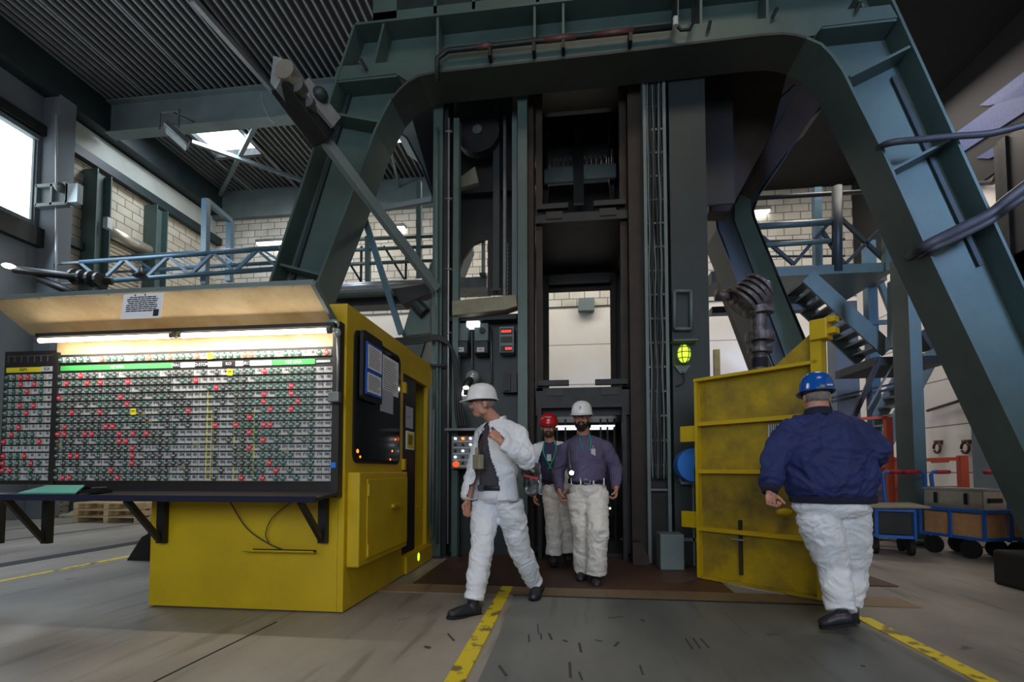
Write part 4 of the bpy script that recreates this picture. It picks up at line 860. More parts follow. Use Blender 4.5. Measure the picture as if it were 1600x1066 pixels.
for v in (678, 812):
    z = P(1095, v, Y=5.6).z; gbox(-.2, 0, z-.085, z+.085, -.03, .03, 'hinge_arm', 'yellow_paint')
# peep grid in the leaf, bolt rod
s0 = (P(1207, 680, Y=5.08)-G0).dot(GD)
g = gbox(s0, s0+.1, P(1207, 690, Y=5.06).z, P(1207, 664, Y=5.06).z, .0, .012, 'peep_window', 'label_white')
b = MB()
for k in range(4): b.bar(G0+GD*(s0+.02*k+.02)+GN*.015+Z*P(1207, 690, Y=5.06).z, G0+GD*(s0+.02*k+.02)+GN*.015+Z*P(1207, 664, Y=5.06).z, .005, .004)
b.build('peep_grid', 'black_steel', g)
gbox(.44, .465, .12, .66, .0, .04, 'bolt_rod', 'brown_steel'); gbox(.37, .50, .46, .475, .03, .05, 'bolt_handle', 'light_steel')
b = MB(); b.ell(G0+GD*.9+GN*.08+Z*.77, (.08, .03, .04), n=8, h=6); b.build('handle_knob', 'yellow_paint', t, smooth=True)

# ================================================================ BOOM
t = thing('jib_boom', 'grey steel jib arm with a motor head slanting across the left frame leg', 'jib', P(684, 452, Y=6.3))
pb, pm, pt = P(682, 452, Y=6.3), P(497, 205, Y=5.0), P(440, 128, Y=4.6)
b = MB(); b.bar(pb, pm, .08, .12); b.build('arm', 'grey_girder', t)
b = MB(); b.bar(pm+(pb-pm)*.02+Z*.07, pb.lerp(pm, .35)+Z*.07, .03, .04); b.build('cable_strip', 'light_steel', t)
d = (pt-pm).normalized(); b = MB(); b.bar(pm-d*.1, pt, .26, .2); b.build('head_casing', 'dark_steel', t, bevel=.02)
nn = d.cross(Y_).normalized(); nn = nn if nn.z > 0 else -nn
b = MB(); b.bar(pm+nn*.13+X*.1, pt+nn*.14+X*.04-d*.1, .05, .18); b.build('cover_plate', 'light_steel', t)
for k, (q, r, m) in enumerate(((.3, .07, 'grey_steel'), (.62, .085, 'grey_steel'), (.9, .1, 'alu'))):
    p = pm.lerp(pt, q)+nn*.1; b = MB(); b.tube([p-Y_*.16, p+Y_*.1], r, 16); b.build('motor_drum', m, t, smooth=False)
b = MB(); b.prism([pt+V((-.06, -.1, -.08)), pt+V((.0, -.1, -.16)), pt+V((.12, -.1, .05)), pt+V((.06, -.1, .16)), pt+V((-.03, -.1, .2))], (0, .24, 0)); b.build('plastic_hood', 'clear_case', t)
p = pm.lerp(pt, .45)+nn*.24; b = MB(); b.ell(p, (.09, .09, .08)); b.build('gear_housing', 'green_dark', t, smooth=True)
b = MB(); b.bar(P(563, 320, Y=6.42), P(627, 522, Y=6.42), .05, .08); tag(b.build('diagonal_brace', 'blue_paint'), 'thin light blue diagonal strut behind the boom', 'brace')
t = thing('pivot_bracket', 'dark green pivot bracket of the boom bolted behind the cabin roof', 'bracket', P(655, 520, Y=6.5))
b = MB(); b.prism([P(u, v, Y=6.5) for u, v in ((628, 525), (640, 485), (650, 470), (672, 470), (672, 520))], (0, .25, 0)); b.build('plate', 'green_paint', t)
b = MB(); b.prism([P(u, v, Y=6.6) for u, v in ((612, 452), (672, 442), (672, 457), (628, 476))], (0, .2, 0)); b.build('arm_plate', 'dark_steel', t)
b = MB(); b.tube([P(650, 475, Y=6.45), P(664, 490, Y=6.45)], .09, 12); b.build('drum', 'green_dark', t)
# ================================================================ YELLOW CABIN
CX0, CX1, CY0, CY1 = -3.585, -1.85, 3.87, 6.35
CTZ = P(541, 480, Y=CY0).z; 
t = thing('operator_cabin', 'yellow steel operator cabin with dark side window carrying the tag board', 'cabin', ((CX0+CX1)/2, 4.6, 0))
b = MB(); b.box(CX0, CY0, .012, CX1-.055, 5.55, 1.1); b.box(-2.95, 5.55, .012, CX1-.055, CY1, .7); b.build('plinth', 'yellow_paint', t)
b = MB(); b.box(CX0, CY0+.03, 1.1, -2.4, 5.5, CTZ-.055); b.build('body', 'yellow_paint', t)
# side wall (plane X=CX1) with window and door openings
def SP(u, v): p = P(u, v, X=CX1); return (p.y, p.z)
wy0, wy1 = SP(553, 600)[0], SP(623, 600)[0]; wz0, wz1 = SP(553, 720)[1], SP(553, 516)[1]
dy0, dy1 = SP(630, 600)[0], SP(668, 600)[0]; dz0, dz1 = .22, SP(631, 583)[1]
b = MB(); ys = [CY0, wy0, wy1, dy0, dy1, CY1]; zs = sorted([.012, wz0, wz1, dz0, dz1, CTZ])
for i in range(5):
    for j in range(5):
        cy, cz = (ys[i]+ys[i+1])/2, (zs[j]+zs[j+1])/2
        if (wy0 < cy < wy1 and wz0 < cz < wz1) or (dy0 < cy < dy1 and dz0 < cz < dz1): continue
        b.box(CX1-.05, ys[i], zs[j], CX1, ys[i+1], zs[j+1])
b.box(-2.95, CY0, CTZ, CX1, CY1, CTZ+.03); b.box(-2.4, CY0, 1.1, CX1-.051, CY0+.05, CTZ-.001); b.box(CX1-.052, CY0-.001, .012, CX1-.001, CY0+.01, CTZ)
b.build('side_wall', 'yellow_paint', t)
b = MB(); b.box(-2.95, CY1-.05, .7, CX1-.05, CY1, CTZ-.05); b.box(-3.0, 5.5, .7, -2.95, CY1, CTZ); b.build('rear_wall', 'yellow_paint', t)
# window glass with rounded rubber seal
def rrect(y0, z0, y1, z1, r, x, n=5):
    pts = []
    for cy, cz, a0 in ((y1-r, z1-r, 0), (y0+r, z1-r, 90), (y0+r, z0+r, 180), (y1-r, z0+r, 270)):
        for k in range(n+1): a = math.radians(a0+90*k/n); pts.append(V((x, cy+r*math.cos(a), cz+r*math.sin(a))))
    return pts
b = MB(); b.prism(rrect(wy0-.02, wz0-.02, wy1+.02, wz1+.02, .09, CX1+.001), (.012, 0, 0)); s = b.build('window_seal', 'rubber', t)
b = MB(); b.prism(rrect(wy0+.015, wz0+.015, wy1-.015, wz1-.015, .07, CX1+.013), (.006, 0, 0)); b.build('window_glass', 'glass_dark', s)
for u, v, r in ((559, 705, .022), (563, 714, .014), (618, 687, .012), (613, 705, .014), (610, 718, .012)):
    p = P(u, v, X=CX1+.022); b = MB(); b.ell(p, (.003, r, r*.8), n=8, h=5); b.build('indicator_light', 'led_orange', s)
# door
b = MB(); b.box(CX1-.06, dy0, dz0, CX1-.02, dy0+(dy1-dy0)*.55, dz1); dr = b.build('door', 'board_black', t)
b = MB(); b.box(CX1-.5, dy0+(dy1-dy0)*.55, dz0, CX1-.45, dy1, dz1); b.box(CX1-.45, dy0+(dy1-dy0)*.55, dz0, CX1-.05, dy0+(dy1-dy0)*.6, dz1); b.build('door_recess', 'black', t)
for v in (607, 726): z = SP(632, v)[1]; b = MB(); b.box(CX1, dy0-.02, z-.06, CX1+.03, dy0+.04, z+.06); b.build('hinge', 'yellow_paint', dr)
b = MB(); y = SP(666, 700)[0]; b.tube([(CX1+.05, y, SP(666, 820)[1]), (CX1+.05, y, SP(666, 605)[1])], .022, 8); b.tube([(CX1+.05, y+.12, .3), (CX1+.05, y+.12, SP(670, 640)[1])], .022, 8); b.build('grab_rail', 'grey_girder', t, smooth=True)
b = MB(); b.box(CX1, 5.35, .012, CX1+.03, CY1, .2); b.build('door_step', 'yellow_paint', t)
b = MB(); y = SP(650, 880)[0]; b.ell((CX1+.03, y, .13), (.01, .04, .05)); b.build('step_lamp', 'lamp_green', t)
# side locker
by0, by1 = CY0+.04, P(636, 815, X=CX1+.11).y; bz0, bz1 = .36, 1.14
lk = MB(); lk.box(CX1, by0, bz0, CX1+.11, by1, bz1); lk = lk.build('locker', 'yellow_paint', t, bevel=.012)
b = MB(); b.box(CX1+.11, by0+.14, bz0+.05, CX1+.122, by1-.03, bz1-.06); ld = b.build('locker_door', 'yellow_paint', lk, bevel=.004)
b = MB(); b.box(CX1+.122, (by0+by1)/2+.1, .80, CX1+.15, (by0+by1)/2+.3, .83); b.build('handle', 'yellow_paint', lk)
for z in (bz0+.12, bz1-.15): b = MB(); b.tube([(CX1+.125, by0+.14, z-.05), (CX1+.125, by0+.14, z+.05)], .013, 8); b.build('locker_hinge', 'yellow_paint', lk)
# front slot and loose wires
p0, p1 = P(385, 862, Y=CY0), P(498, 862, Y=CY0)
b = MB(); b.prism([(p0.x+.06, CY0-.002, p0.z), (p1.x-.02, CY0-.002, p0.z), (p1.x, CY0-.09, p0.z+.03), (p0.x, CY0-.09, p0.z+.03)], (0, 0, -.012)); b.build('letter_slot', 'yellow_paint', t)
b = MB(); b.box(p0.x+.06, CY0-.006, p0.z, p1.x-.02, CY0-.001, p0.z+.025); b.build('slot_opening', 'black', t)
hose('wire', [P(360, 785, Y=3.84), P(385, 825, Y=3.84), P(420, 850, Y=3.84), P(450, 862, Y=3.84)], .005, 'cable', None, None, parent=t)
hose('wire', [P(455, 785, Y=3.84), P(425, 810, Y=3.84), P(415, 835, Y=3.84), P(420, 848, Y=3.84)], .004, 'cable', None, None, parent=t)
# papers in the window
def sidepaper(name, u0, v0, u1, v1, label, m='paper', off=.03, rows=8, frame=None, seed=1, th=.004):
    p0, p1 = P(u0, v0, X=CX1+off), P(u1, v1, X=CX1+off); z1 = p0.z; z0 = P(u0, v1, X=CX1+off).z
    w_, h_ = p1.y-p0.y, z1-z0
    b = MB(); mats = [m, 'ink', frame or m]; o = V((CX1+off, p0.y, z0))
    if frame: b.prism([o, o+Y_*w_, o+Y_*w_+Z*h_, o+Z*h_], (.01, 0, 0), 2); o = o+V((.011, .02, .02)); w_ -= .04; h_ -= .04
    b.prism([o, o+Y_*w_, o+Y_*w_+Z*h_, o+Z*h_], (.002, 0, 0), 0)
    if rows: b.lines(o+V((.003, .03, .03)), Y_, Z, w_-.06, h_-.06, rows, 1, th, seed)
    return tag(b.build(name, mats), label, 'notice')
t = thing('notice_holder', 'dark backing board with two blue framed sheets hanging before the cabin window', 'notice board', P(573, 520, X=CX1+.06))
p0, p1 = P(568, 514, X=CX1+.06), P(597, 627, X=CX1+.06); z1, z0 = p0.z, P(568, 624, X=CX1+.06).z
b = MB(); b.prism(rrect(p0.y, z0, p1.y, z1, .04, CX1+.03), (.03, 0, 0)); b.build('backing', 'black_steel', t)
for v0, v1, u0, u1, sd in ((533, 578, 572, 596, 3), (577, 615, 571, 595, 4)):
    a = P(u0, v0, X=CX1+.06); c = P(u1, v0, X=CX1+.06); zz0 = P(u0, v1, X=CX1+.06).z; wd = c.y-a.y; ht = a.z-zz0; o = V((CX1+.061, a.y, zz0))
    b = MB(); b.prism([o, o+Y_*wd, o+Y_*wd+Z*ht, o+Z*ht], (.01, 0, 0)); fr = b.build('sheet_frame', 'frame_blue', t)
    b = MB(); o2 = o+V((.011, .02, .02)); b.prism([o2, o2+Y_*(wd-.04), o2+Y_*(wd-.04)+Z*(ht-.04), o2+Z*(ht-.04)], (.002, 0, 0), 0); b.lines(o2+V((.003, .015, .015)), Y_, Z, wd-.07, ht-.07, 9, 1, .004, sd); b.build('sheet', ['paper', 'ink'], fr)
sidepaper('notice', 598, 553, 622, 612, 'white printed notice in the cabin window right of the blue framed sheets', rows=13, seed=5, off=.02)
sidepaper('notice', 594, 606, 614, 642, 'small blank pale paper below the printed notice in the cabin window', 'paper_grey', rows=0, off=.022)
sidepaper('notice', 634, 634, 645, 668, 'pale grey paper on the dark cabin door above the yellow sheet', 'paper_grey', rows=1, off=-.014)
sidepaper('notice', 634, 673, 646, 702, 'bright yellow warning sheet with black lines on the cabin door', 'banner_yellow', rows=5, off=-.014, frame='paper', th=.012)

# ================================================================ TAG BOARD
BYP = 3.80
t = thing('tag_board', 'wide black tag board with rows of numbered hook plates in front of the cabin', 'tag board', (P(300, 770, Y=BYP).x, BYP, P(300, 775, Y=BYP).z))
TB = t
bx0, bx1, bz0, bz1 = PX(84, Y=BYP), PX(529, Y=BYP), P(300, 776, Y=BYP).z, P(300, 512, Y=BYP).z
wx0 = PX(3, Y=BYP); wz1 = P(40, 549, Y=BYP).z
zmid = P(300, 552, Y=BYP).z
b = MB(); b.box(bx0, BYP, bz0, bx1, BYP+.06, zmid+.02); b.build('panel', 'board_black', t)
b = MB(); b.box(bx0, BYP+.001, zmid+.02, bx1, BYP+.06, bz1); b.build('head_panel', 'wood', t)
b = MB(); b.box(wx0, BYP, P(40, 757, Y=BYP).z, bx0-.01, BYP+.05, wz1); b.build('wing_panel', 'board_black', t)
b = MB(); b.box(bx0-.01, BYP-.02, bz0, bx0+.04, BYP+.06, zmid+.04); b.build('stile', 'board_black', t)
b = MB(); b.box(bx1-.05, BYP-.02, bz0, bx1+.01, BYP+.06, bz1); b.build('stile', 'board_black', t)
# plates with numerals, 3x5 dot digits
DG = {'0': 31599, '1': 9362, '2': 29671, '3': 31207, '4': 18925, '5': 31183, '6': 31695, '7': 18727, '8': 31727, '9': 31215}
def digit(b, ch, x, z, s, y, m):
    code = DG[ch]
    for r in range(5):
        c = 0
        while c < 3:
            if code >> (r*3+c) & 1:
                c1 = c
                while c1 < 3 and code >> (r*3+c1) & 1: c1 += 1
                k = len(b.v); xa, xb, za, zb = x+c*s, x+c1*s, z-(r+1)*s, z-r*s
                b.v += [V((xa, y, za)), V((xb, y, za)), V((xb, y, zb)), V((xa, y, zb))]; b.quad(k, k+1, k+2, k+3, m=m); c = c1
            else: c += 1
mat('num_black', S(30, 30, 34), .6)
ROWS = [P(300, 583+11.68*i, Y=BYP).z for i in range(15)]; TOPZ = P(300, 557, Y=BYP).z
COLS = [PX(94+10.66*i, Y=BYP) for i in range(38)]; SIDE = [PX(500, Y=BYP), PX(512, Y=BYP)]
WCOLS = [PX(11+10.9*i, Y=BYP) for i in range(7)]
rnd = random.Random(11)
RED = {(0, 3), (0, 29+1), (1, 1), (1, 4), (1, 6), (1, 10), (1, 20), (2, 23), (2, 34), (3, 0), (3, 9), (3, 30), (3, 34), (4, 10), (4, 30), (4, 35), (5, 2), (5, 6), (5, 19), (5, 31), (5, 34), (6, 28), (7, 1), (7, 7), (7, 8), (7, 23), (7, 26), (7, 30), (7, 31), (8, 0), (8, 1), (8, 4), (8, 5), (8, 9), (8, 11), (8, 13), (8, 28), (9, 9), (9, 10), (9, 30), (10, 11), (10, 28), (11, 3), (11, 2), (11, 11), (12, 11), (12, 31), (13, 8), (13, 32), (14, 1), (14, 2), (14, 9), (14, 27), (14, 30)}
YEL = {(0, 25), (5, 11)}
def empty_p(r, c):
    if c >= 37: return .0
    if 20 <= c <= 22: return .92
    if c in (24, 25): return .25 if r < 5 else .9
    if c in (18, 19): return .15 + .03*r
    if 28 <= c <= 29: return .5
    if r > 7 and c >= 35: return .9
    return .10 if c < 12 else (.14 + .012*r)
tags_pos = []
def plate_row(z, cols, n, off, yv, base, missing=()):
    b = MB()
    b.prism([(cols[0]-.028, yv-.004, z-.024), (cols[-1]+.034, yv-.004, z-.024), (cols[-1]+.034, yv-.004, z+.024), (cols[0]-.028, yv-.004, z+.024)], (0, .004, 0), 0)
    for i, x in enumerate(cols):
        s = str(base+i+1)
        for j, ch in enumerate(s): digit(b, ch, x-.018+j*.014+(.014 if len(s) == 1 else 0), z+.015, .0038, yv-.0055, 1)
        b.box(x+.023, yv-.0052, z-.024, x+.025, yv-.004, z+.024, 1)
        b.box(x-.0015, yv-.02, z+.019, x+.0015, yv-.004, z+.022, 2)
    b.box(cols[0]-.03, yv-.012, z-.030, cols[-1]+.035, yv, z-.024, 2)
    return b.build('number_strip', ['label_white', 'num_black', 'brass'], TB)
for r, z in enumerate(ROWS):
    plate_row(z, COLS+SIDE, 40, 0, BYP, r*40+100); plate_row(z, WCOLS, 7, 0, BYP, 10+r*7)
    for c, x in enumerate(COLS):
        if (r, c) in RED: tags_pos.append((x, z, 'red'))
        elif (r, c) in YEL: tags_pos.append((x, z, 'yellow'))
        elif rnd.random() > empty_p(r, c): tags_pos.append((x, z, 'green' if (c > 27 or rnd.random() < .25) else 'dark'))
    for c, x in enumerate(WCOLS):
        k = rnd.random()
        if (r, c) in {(0, 2), (0, 3), (1, 2), (1, 4), (2, 3), (4, 4), (5, 3), (7, 2), (8, 1), (9, 5), (9, 0), (11, 0), (11, 3), (12, 0), (12, 4), (13, 0), (13, 1), (4, 2)}: tags_pos.append((x, z, 'red'))
        elif c == 6 or r == 10: pass
        elif k < (.95 if c < 3 else .5): tags_pos.append((x, z, 'green'))
TC = [PX(94+10.66*i, Y=BYP) for i in range(40)]
# the top row follows the head panel
plate_row(TOPZ, TC, 40, 0, BYP, 0)
for c, x in enumerate(TC):
    kind = 'orange' if c in (6, 13, 16, 20, 27, 28, 39) else 'yellow' if c == 22 else 'green' if rnd.random() < .75 else None
    if kind: tags_pos.append((x, TOPZ, kind))
BZ = P(300, 570.5, Y=BYP).z
def banner(u0, u1, m, s=None, tm='paper', v0=None, h=.044, z=None):
    x0, x1 = PX(u0, Y=BYP), PX(u1, Y=BYP); zz = BZ if z is None else z
    b = MB(); b.box(x0, BYP-.006, zz-h/2, x1, BYP, zz+h/2); o = b.build('banner', m, TB)
    if s: text('lettering', s, h*.8, ((x0+x1)/2, BYP-.008, zz), X, Z, tm, o, .0005)
banner(92, 168, 'banner_green'); banner(168, 194, 'banner_green', 'AZ UNA'); banner(194, 268, 'banner_green'); banner(269, 279, 'black', 'WA12'); banner(280, 302, 'label_white'); banner(303, 322, 'black', 'KO-STORE'); banner(323, 345, 'label_white')
banner(346, 365, 'black', 'KO'); banner(366, 378, 'label_white'); banner(379, 388, 'black', 'GR12'); banner(389, 423, 'label_white'); banner(424, 491, 'banner_green', 'ASZ UNA'); banner(493, 515, 'label_white', h=.02)
banner(7, 62, 'banner_yellow', 'KEP1', 'ink', z=P(300, 571, Y=BYP).z); banner(62, 80, 'label_white', 'SGK', 'ink')
b = MB()
for i in range(8): x = PX(8+10.3*i, Y=BYP); b.box(x, BYP-.004, P(0, 566, Y=BYP).z*0+P(40, 566, Y=BYP).z, x+.006, BYP, P(40, 557, Y=BYP).z)
b.box(PX(8, Y=BYP), BYP-.004, P(40, 557, Y=BYP).z, PX(80, Y=BYP), BYP, P(40, 556, Y=BYP).z); b.build('empty_grid', 'grey_steel', TB)
for u in (325, 368, 380, 398, 412, 332):
    x = PX(u, Y=BYP)-.003; b = MB(); b.box(x, BYP-.008, ROWS[-1]-.03, x+.005, BYP-.004, ROWS[2 if u in (325, 368) else 5]); b.build('yellow_divider', 'tag_yellow', TB)
for k in range(14):
    r = rnd.randrange(15); c = rnd.randrange(38); b = MB(); b.box(COLS[c]-.02, BYP-.011, ROWS[r]-.034, COLS[c]+.04, BYP-.004, ROWS[r]-.025); b.build('marker_strip', 'banner_yellow' if k % 2 else 'black', TB)
# tags: one mesh per colour, copied
def tag_mesh(nm, m, sq=False):
    b = MB()
    if sq: b.box(-.025, -.003, -.03, .025, 0, .024, 0)
    else:
        pts = [V((.0215*math.cos(a), 0, .0215*math.sin(a)-.001)) for a in [math.pi/8+i*math.pi/8 for i in range(16)]]; b.prism(pts, (0, .003, 0), 0); b.box(-.006, 0, .017, .006, .003, .027, 0)
    rr = random.Random(nm)
    for j in range(3): digit(b, str(rr.randrange(10)), -.015+j*.0105, .0095 if not sq else .01, .0028, -.0008 if not sq else -.0038, 1)
    me = bpy.data.meshes.new(nm); me.from_pydata(b.v, [], b.f); me.materials.append(M[m]); me.materials.append(M['label_white' if not sq else 'ink']); me.polygons.foreach_set('material_index', b.m); me.update()
    return me
TM = {'green': tag_mesh('hook_tag', 'tag_green'), 'dark': tag_mesh('hook_tag', 'tag_dark'), 'red': tag_mesh('hook_tag', 'tag_red'), 'orange': tag_mesh('hook_tag', 'tag_orange'), 'yellow': tag_mesh('hook_tag', 'tag_yellow', True)}
wing_edge = (WCOLS[-1]+COLS[0])/2
ORD = 'first second third fourth fifth sixth seventh eighth ninth tenth eleventh twelfth thirteenth fourteenth fifteenth'.split()
TENS = ['', '', 'twentieth', 'thirtieth', 'fortieth']
def ordn(n):
    w1 = ORD + ['sixteenth', 'seventeenth', 'eighteenth', 'nineteenth']
    if n < 20: return w1[n-1]
    return TENS[n//10] if n % 10 == 0 else ['', '', 'twenty', 'thirty'][n//10]+'-'+w1[n % 10-1]
def tlabel(x, z, k):
    colr = {'green': 'dark green round', 'dark': 'grey green round', 'red': 'red round', 'orange': 'orange round', 'yellow': 'square yellow'}[k]
    if z > (ROWS[0]+TOPZ)/2: return f'{colr} tag in the lit row above the banners, {ordn(1+min(range(40), key=lambda i: abs(TC[i]-x)))} hook', 'tags above the banners'
    row = ordn(1+min(range(15), key=lambda i: abs(ROWS[i]-z)))
    if x < wing_edge: return f'{colr} tag on the narrow wing, {row} row, {ordn(1+min(range(7), key=lambda i: abs(WCOLS[i]-x)))} hook', 'tags on the wing of the board'
    return f'{colr} tag on the main board, {row} row below the banners, {ordn(1+min(range(38), key=lambda i: abs(COLS[i]-x)))} hook', 'tags on the main board'
special = [q for q in tags_pos if q[2] not in ('green', 'dark')]; plain = [q for q in tags_pos if q[2] in ('green', 'dark')]
wing = [q for q in plain if q[0] < wing_edge]; rest = sorted([q for q in plain if q[0] >= wing_edge], key=lambda q: -q[0])
single = special + sorted(rest, key=lambda q: -q[1])[:max(0, 300-len(special))]
left = [q for q in plain if q not in single]
for x, z, k in single:
    o = bpy.data.objects.new('hook_tag', TM[k]); COL.objects.link(o); o.location = (x+rnd.uniform(-.002, .002)+(-.004), BYP-.018, z-.003); o.rotation_euler = (0, rnd.uniform(-.15, .15), 0)
    l, g = tlabel(x, z, k); tag(o, l, 'tag', g)
b = MB(); mi = {'green': 0, 'dark': 2}
for x, z, k in left:
    a0 = rnd.uniform(-.15, .15); pts = [V((x-.004+.0215*math.cos(a), BYP-.018, z-.004+.0215*math.sin(a))) for a in [math.pi/8+i*math.pi/8 for i in range(16)]]
    b.prism(pts, (0, .003, 0), mi[k]); b.box(x-.010, BYP-.018, z+.014, x+.002, BYP-.015, z+.024, mi[k])
    for j in range(3): digit(b, str(rnd.randrange(10)), x-.019+j*.0105, z+.0065, .0028, BYP-.0188, 1)
tag(b.build('hook_tags', ['tag_green', 'label_white', 'tag_dark']), 'dense field of round green tags filling the lower rows and the wing of the board', 'tags', kind='stuff')
# flap with tubes
hz = P(300, 0, Y=BYP).z*0; hL, hR = P(48, 527, Y=BYP), P(525, 503, Y=BYP); hL.z = hR.z = (hL.z+hR.z)/2
fz = P(490, 440, Y=3.44).z; fL, fR = P(-22, 470, Y=3.44), P(490, 440, Y=3.44); fL.z = fR.z = (P(0, 468, Y=3.44).z+fz)/2
t = thing('board_flap', 'raised wooden flap over the tag board, its underside lit by tube lamps', 'flap', (hL+hR)/2)
up = (fR-hR); up.x = 0; nrm = V((0, -up.z, up.y)).normalized(); nrm = nrm if nrm.z > 0 else -nrm
b = MB(); b.prism([hL, hR, fR, fL], nrm*.02, 0); b.build('panel', 'wood', t)
b = MB(); b.prism([hL+nrm*.021, hR+nrm*.021, fR+nrm*.021, fL+nrm*.021], nrm*.004); b.build('outer_skin', 'grey_girder', t)
b = MB(); b.bar(fL+nrm*.01, fR+nrm*.01, .02, .035); b.build('front_edge', 'grey_girder', t)
b = MB(); b.bar(fR, hR, .03, .05); b.build('end_edge', 'grey_girder', t)
for k in range(9): p = fL.lerp(fR, .06+k*.11)+(hR-fR)*.05-nrm*.004; b = MB(); b.ell(p, .007, n=8, h=5); b.build('screw', 'light_steel', t)
# black strip of the fixture, tubes
t = thing('tube_light', 'pair of bare fluorescent tubes under the wooden flap, glowing warm white', 'lamp', P(285, 525, Y=3.66))
zt = P(300, 524, Y=3.66).z
tx = [PX(u, Y=3.66) for u in (52, 268, 276, 515)]
b = MB(); b.box(tx[0]-.02, 3.66, zt+.035, tx[3]+.02, 3.72, zt+.065); b.build('batten', 'black_steel', t)
for a, c in ((0, 1), (2, 3)):
    b = MB(); b.tube([(tx[a]+.03, 3.66, zt), (tx[c]-.03, 3.66, zt)], .019, 12); b.build('tube', 'tube_glow', t, smooth=True)
    b = MB(); b.tube([(tx[a]+.15, 3.70, zt+.025), (tx[c]-.15, 3.70, zt+.025)], .008, 8); b.build('rod', 'light_steel', t)
    for x in (tx[a], tx[c]-.03): b = MB(); b.tube([(x, 3.66, zt), (x+.03, 3.66, zt)], .026, 12); b.box(x+.005, 3.66, zt, x+.025, 3.69, zt+.04); b.build('end_cap', 'grey_steel', t)
lp = bpy.data.lights.new('tube_glow', 'AREA'); lp.shape = 'RECTANGLE'; lp.size = 2.3; lp.size_y = .03; lp.energy = 17; lp.color = (1, .93, .8)
lo = bpy.data.objects.new('tube_glow', lp); COL.objects.link(lo); lo.location = ((tx[0]+tx[3])/2, 3.64, zt-.02); lo.rotation_euler = (math.radians(30), 0, 0)
# conduit to the small box at the board's right edge
t = thing('junction_box', 'grey junction box with conduit at the right edge of the tag board', 'junction box', P(525, 625, Y=BYP-.03))
b = MB(); p = P(525, 622, Y=3.77); b.box(p.x-.045, 3.72, p.z-.04, p.x+.045, 3.78, p.z+.045); b.build('case', 'grey_steel', t, bevel=.008)
b = MB(); b.tube([P(526, 510, Y=3.76), P(528, 560, Y=3.76), P(527, 612, Y=3.76)], .008, 8); b.build('conduit', 'light_steel', t, smooth=True)
b = MB(); b.ell(P(520, 508, Y=3.74), (.06, .03, .05), n=10, h=6); b.ell(P(527, 520, Y=3.72), (.03, .03, .04), n=10, h=6); b.build('connector', 'clear_case', t, smooth=True)
b = MB(); p = P(522, 727, Y=3.79); b.box(p.x-.022, 3.77, p.z-.022, p.x+.022, 3.8, p.z+.022); tag(b.build('blue_tag_card', 'blue_plastic'), 'small blue card low on the right edge of the tag board', 'card')
# flap notice
t = thing('flap_notice', 'white paper notice with lines of print hanging from the flap', 'notice', P(220, 498, Y=3.45))
a = fL.lerp(fR, .413); c = fL.lerp(fR, .535); dn = -up.normalized(); h_ = .235
h_ = .205; ux = X; uz = V((0, .12, 1)).normalized(); w_ = P(250, 470, Y=3.43).x-P(188, 470, Y=3.43).x; o = V((P(187, 498, Y=3.40).x, 3.405, P(188, 499, Y=3.405).z)); nrm2 = ux.cross(uz)
b = MB(); b.sheet(o, ux, uz, w_, h_, .002, 0); b.lines(o+nrm2*.003+ux*.03+uz*.05, ux, uz, w_-.06, h_-.075, 8, 1, .007, 9, True); b.sheet(o+ux*(w_-.065)+uz*.015+nrm2*.003, ux, uz, .045, .055, .001, 1); b.build('sheet', ['paper', 'ink'], t, recalc=True)
for k in (.3, .55): b = MB(); b.ell(o+ux*w_*k+uz*(h_-.012)+nrm2*.004, .006, n=8, h=5); b.build('pin', 'black', t)
# desk
dzt = P(300, 772, Y=BYP).z; dx0, dx1 = PX(-30, Y=3.46), PX(530, Y=BYP)
t = thing('board_desk', 'narrow dark writing ledge on triangular brackets under the tag board', 'desk', ((dx0+dx1)/2, 3.62, dzt))
DFY = 3.46
zf = P(300, 777, Y=DFY).z
b = MB(); b.prism([(dx0, BYP+.02, zf+.03), (dx1, BYP+.02, zf+.03), (dx1-.0, DFY, zf), (dx0, DFY, zf)], (0, 0, -.025)); b.build('top', 'board_black', t)
b = MB(); b.box(dx0, DFY-.015, zf-.035, dx1, DFY, zf+.012); b.build('front_edge', 'navy_rib', t)
for u in (259, 508, 86, 11):
    x = PX(u, Y=BYP+.04); yb = BYP+.045 if u > 200 else BYP+.02; zl = P(u, 850, Y=BYP).z
    b = MB(); b.box(x-.035, yb-.03, zl, x+.035, yb+.02, zf); b.build('bracket_post', 'black_steel', t)
    b = MB(); b.bar((x, yb-.03, zl+.03), (x, DFY+.03, zf-.03), .035, .045); b.build('bracket_strut', 'black_steel', t)
b = MB(); b.prism([P(28, 772, Y=3.5), P(118, 772, Y=3.5), P(132, 760, Y=3.74), P(75, 760, Y=3.74)], (0, 0, .012), 0); o = b.build('clipboard', 'teal_sheet'); o.location.z = zf+.012; tag(o, 'flat teal sheet lying on the left end of the writing ledge', 'sheet')
b = MB(); p = P(150, 768, Y=3.62); b.box(p.x-.07, 3.56, zf+.02, p.x+.07, 3.7, zf+.045); b.tube([(p.x-.02, 3.6, zf+.055), (p.x+.06, 3.66, zf+.06)], .012, 8); tag(b.build('stapler', 'black'), 'small black stapler lying on the writing ledge beside the teal sheet', 'stapler')

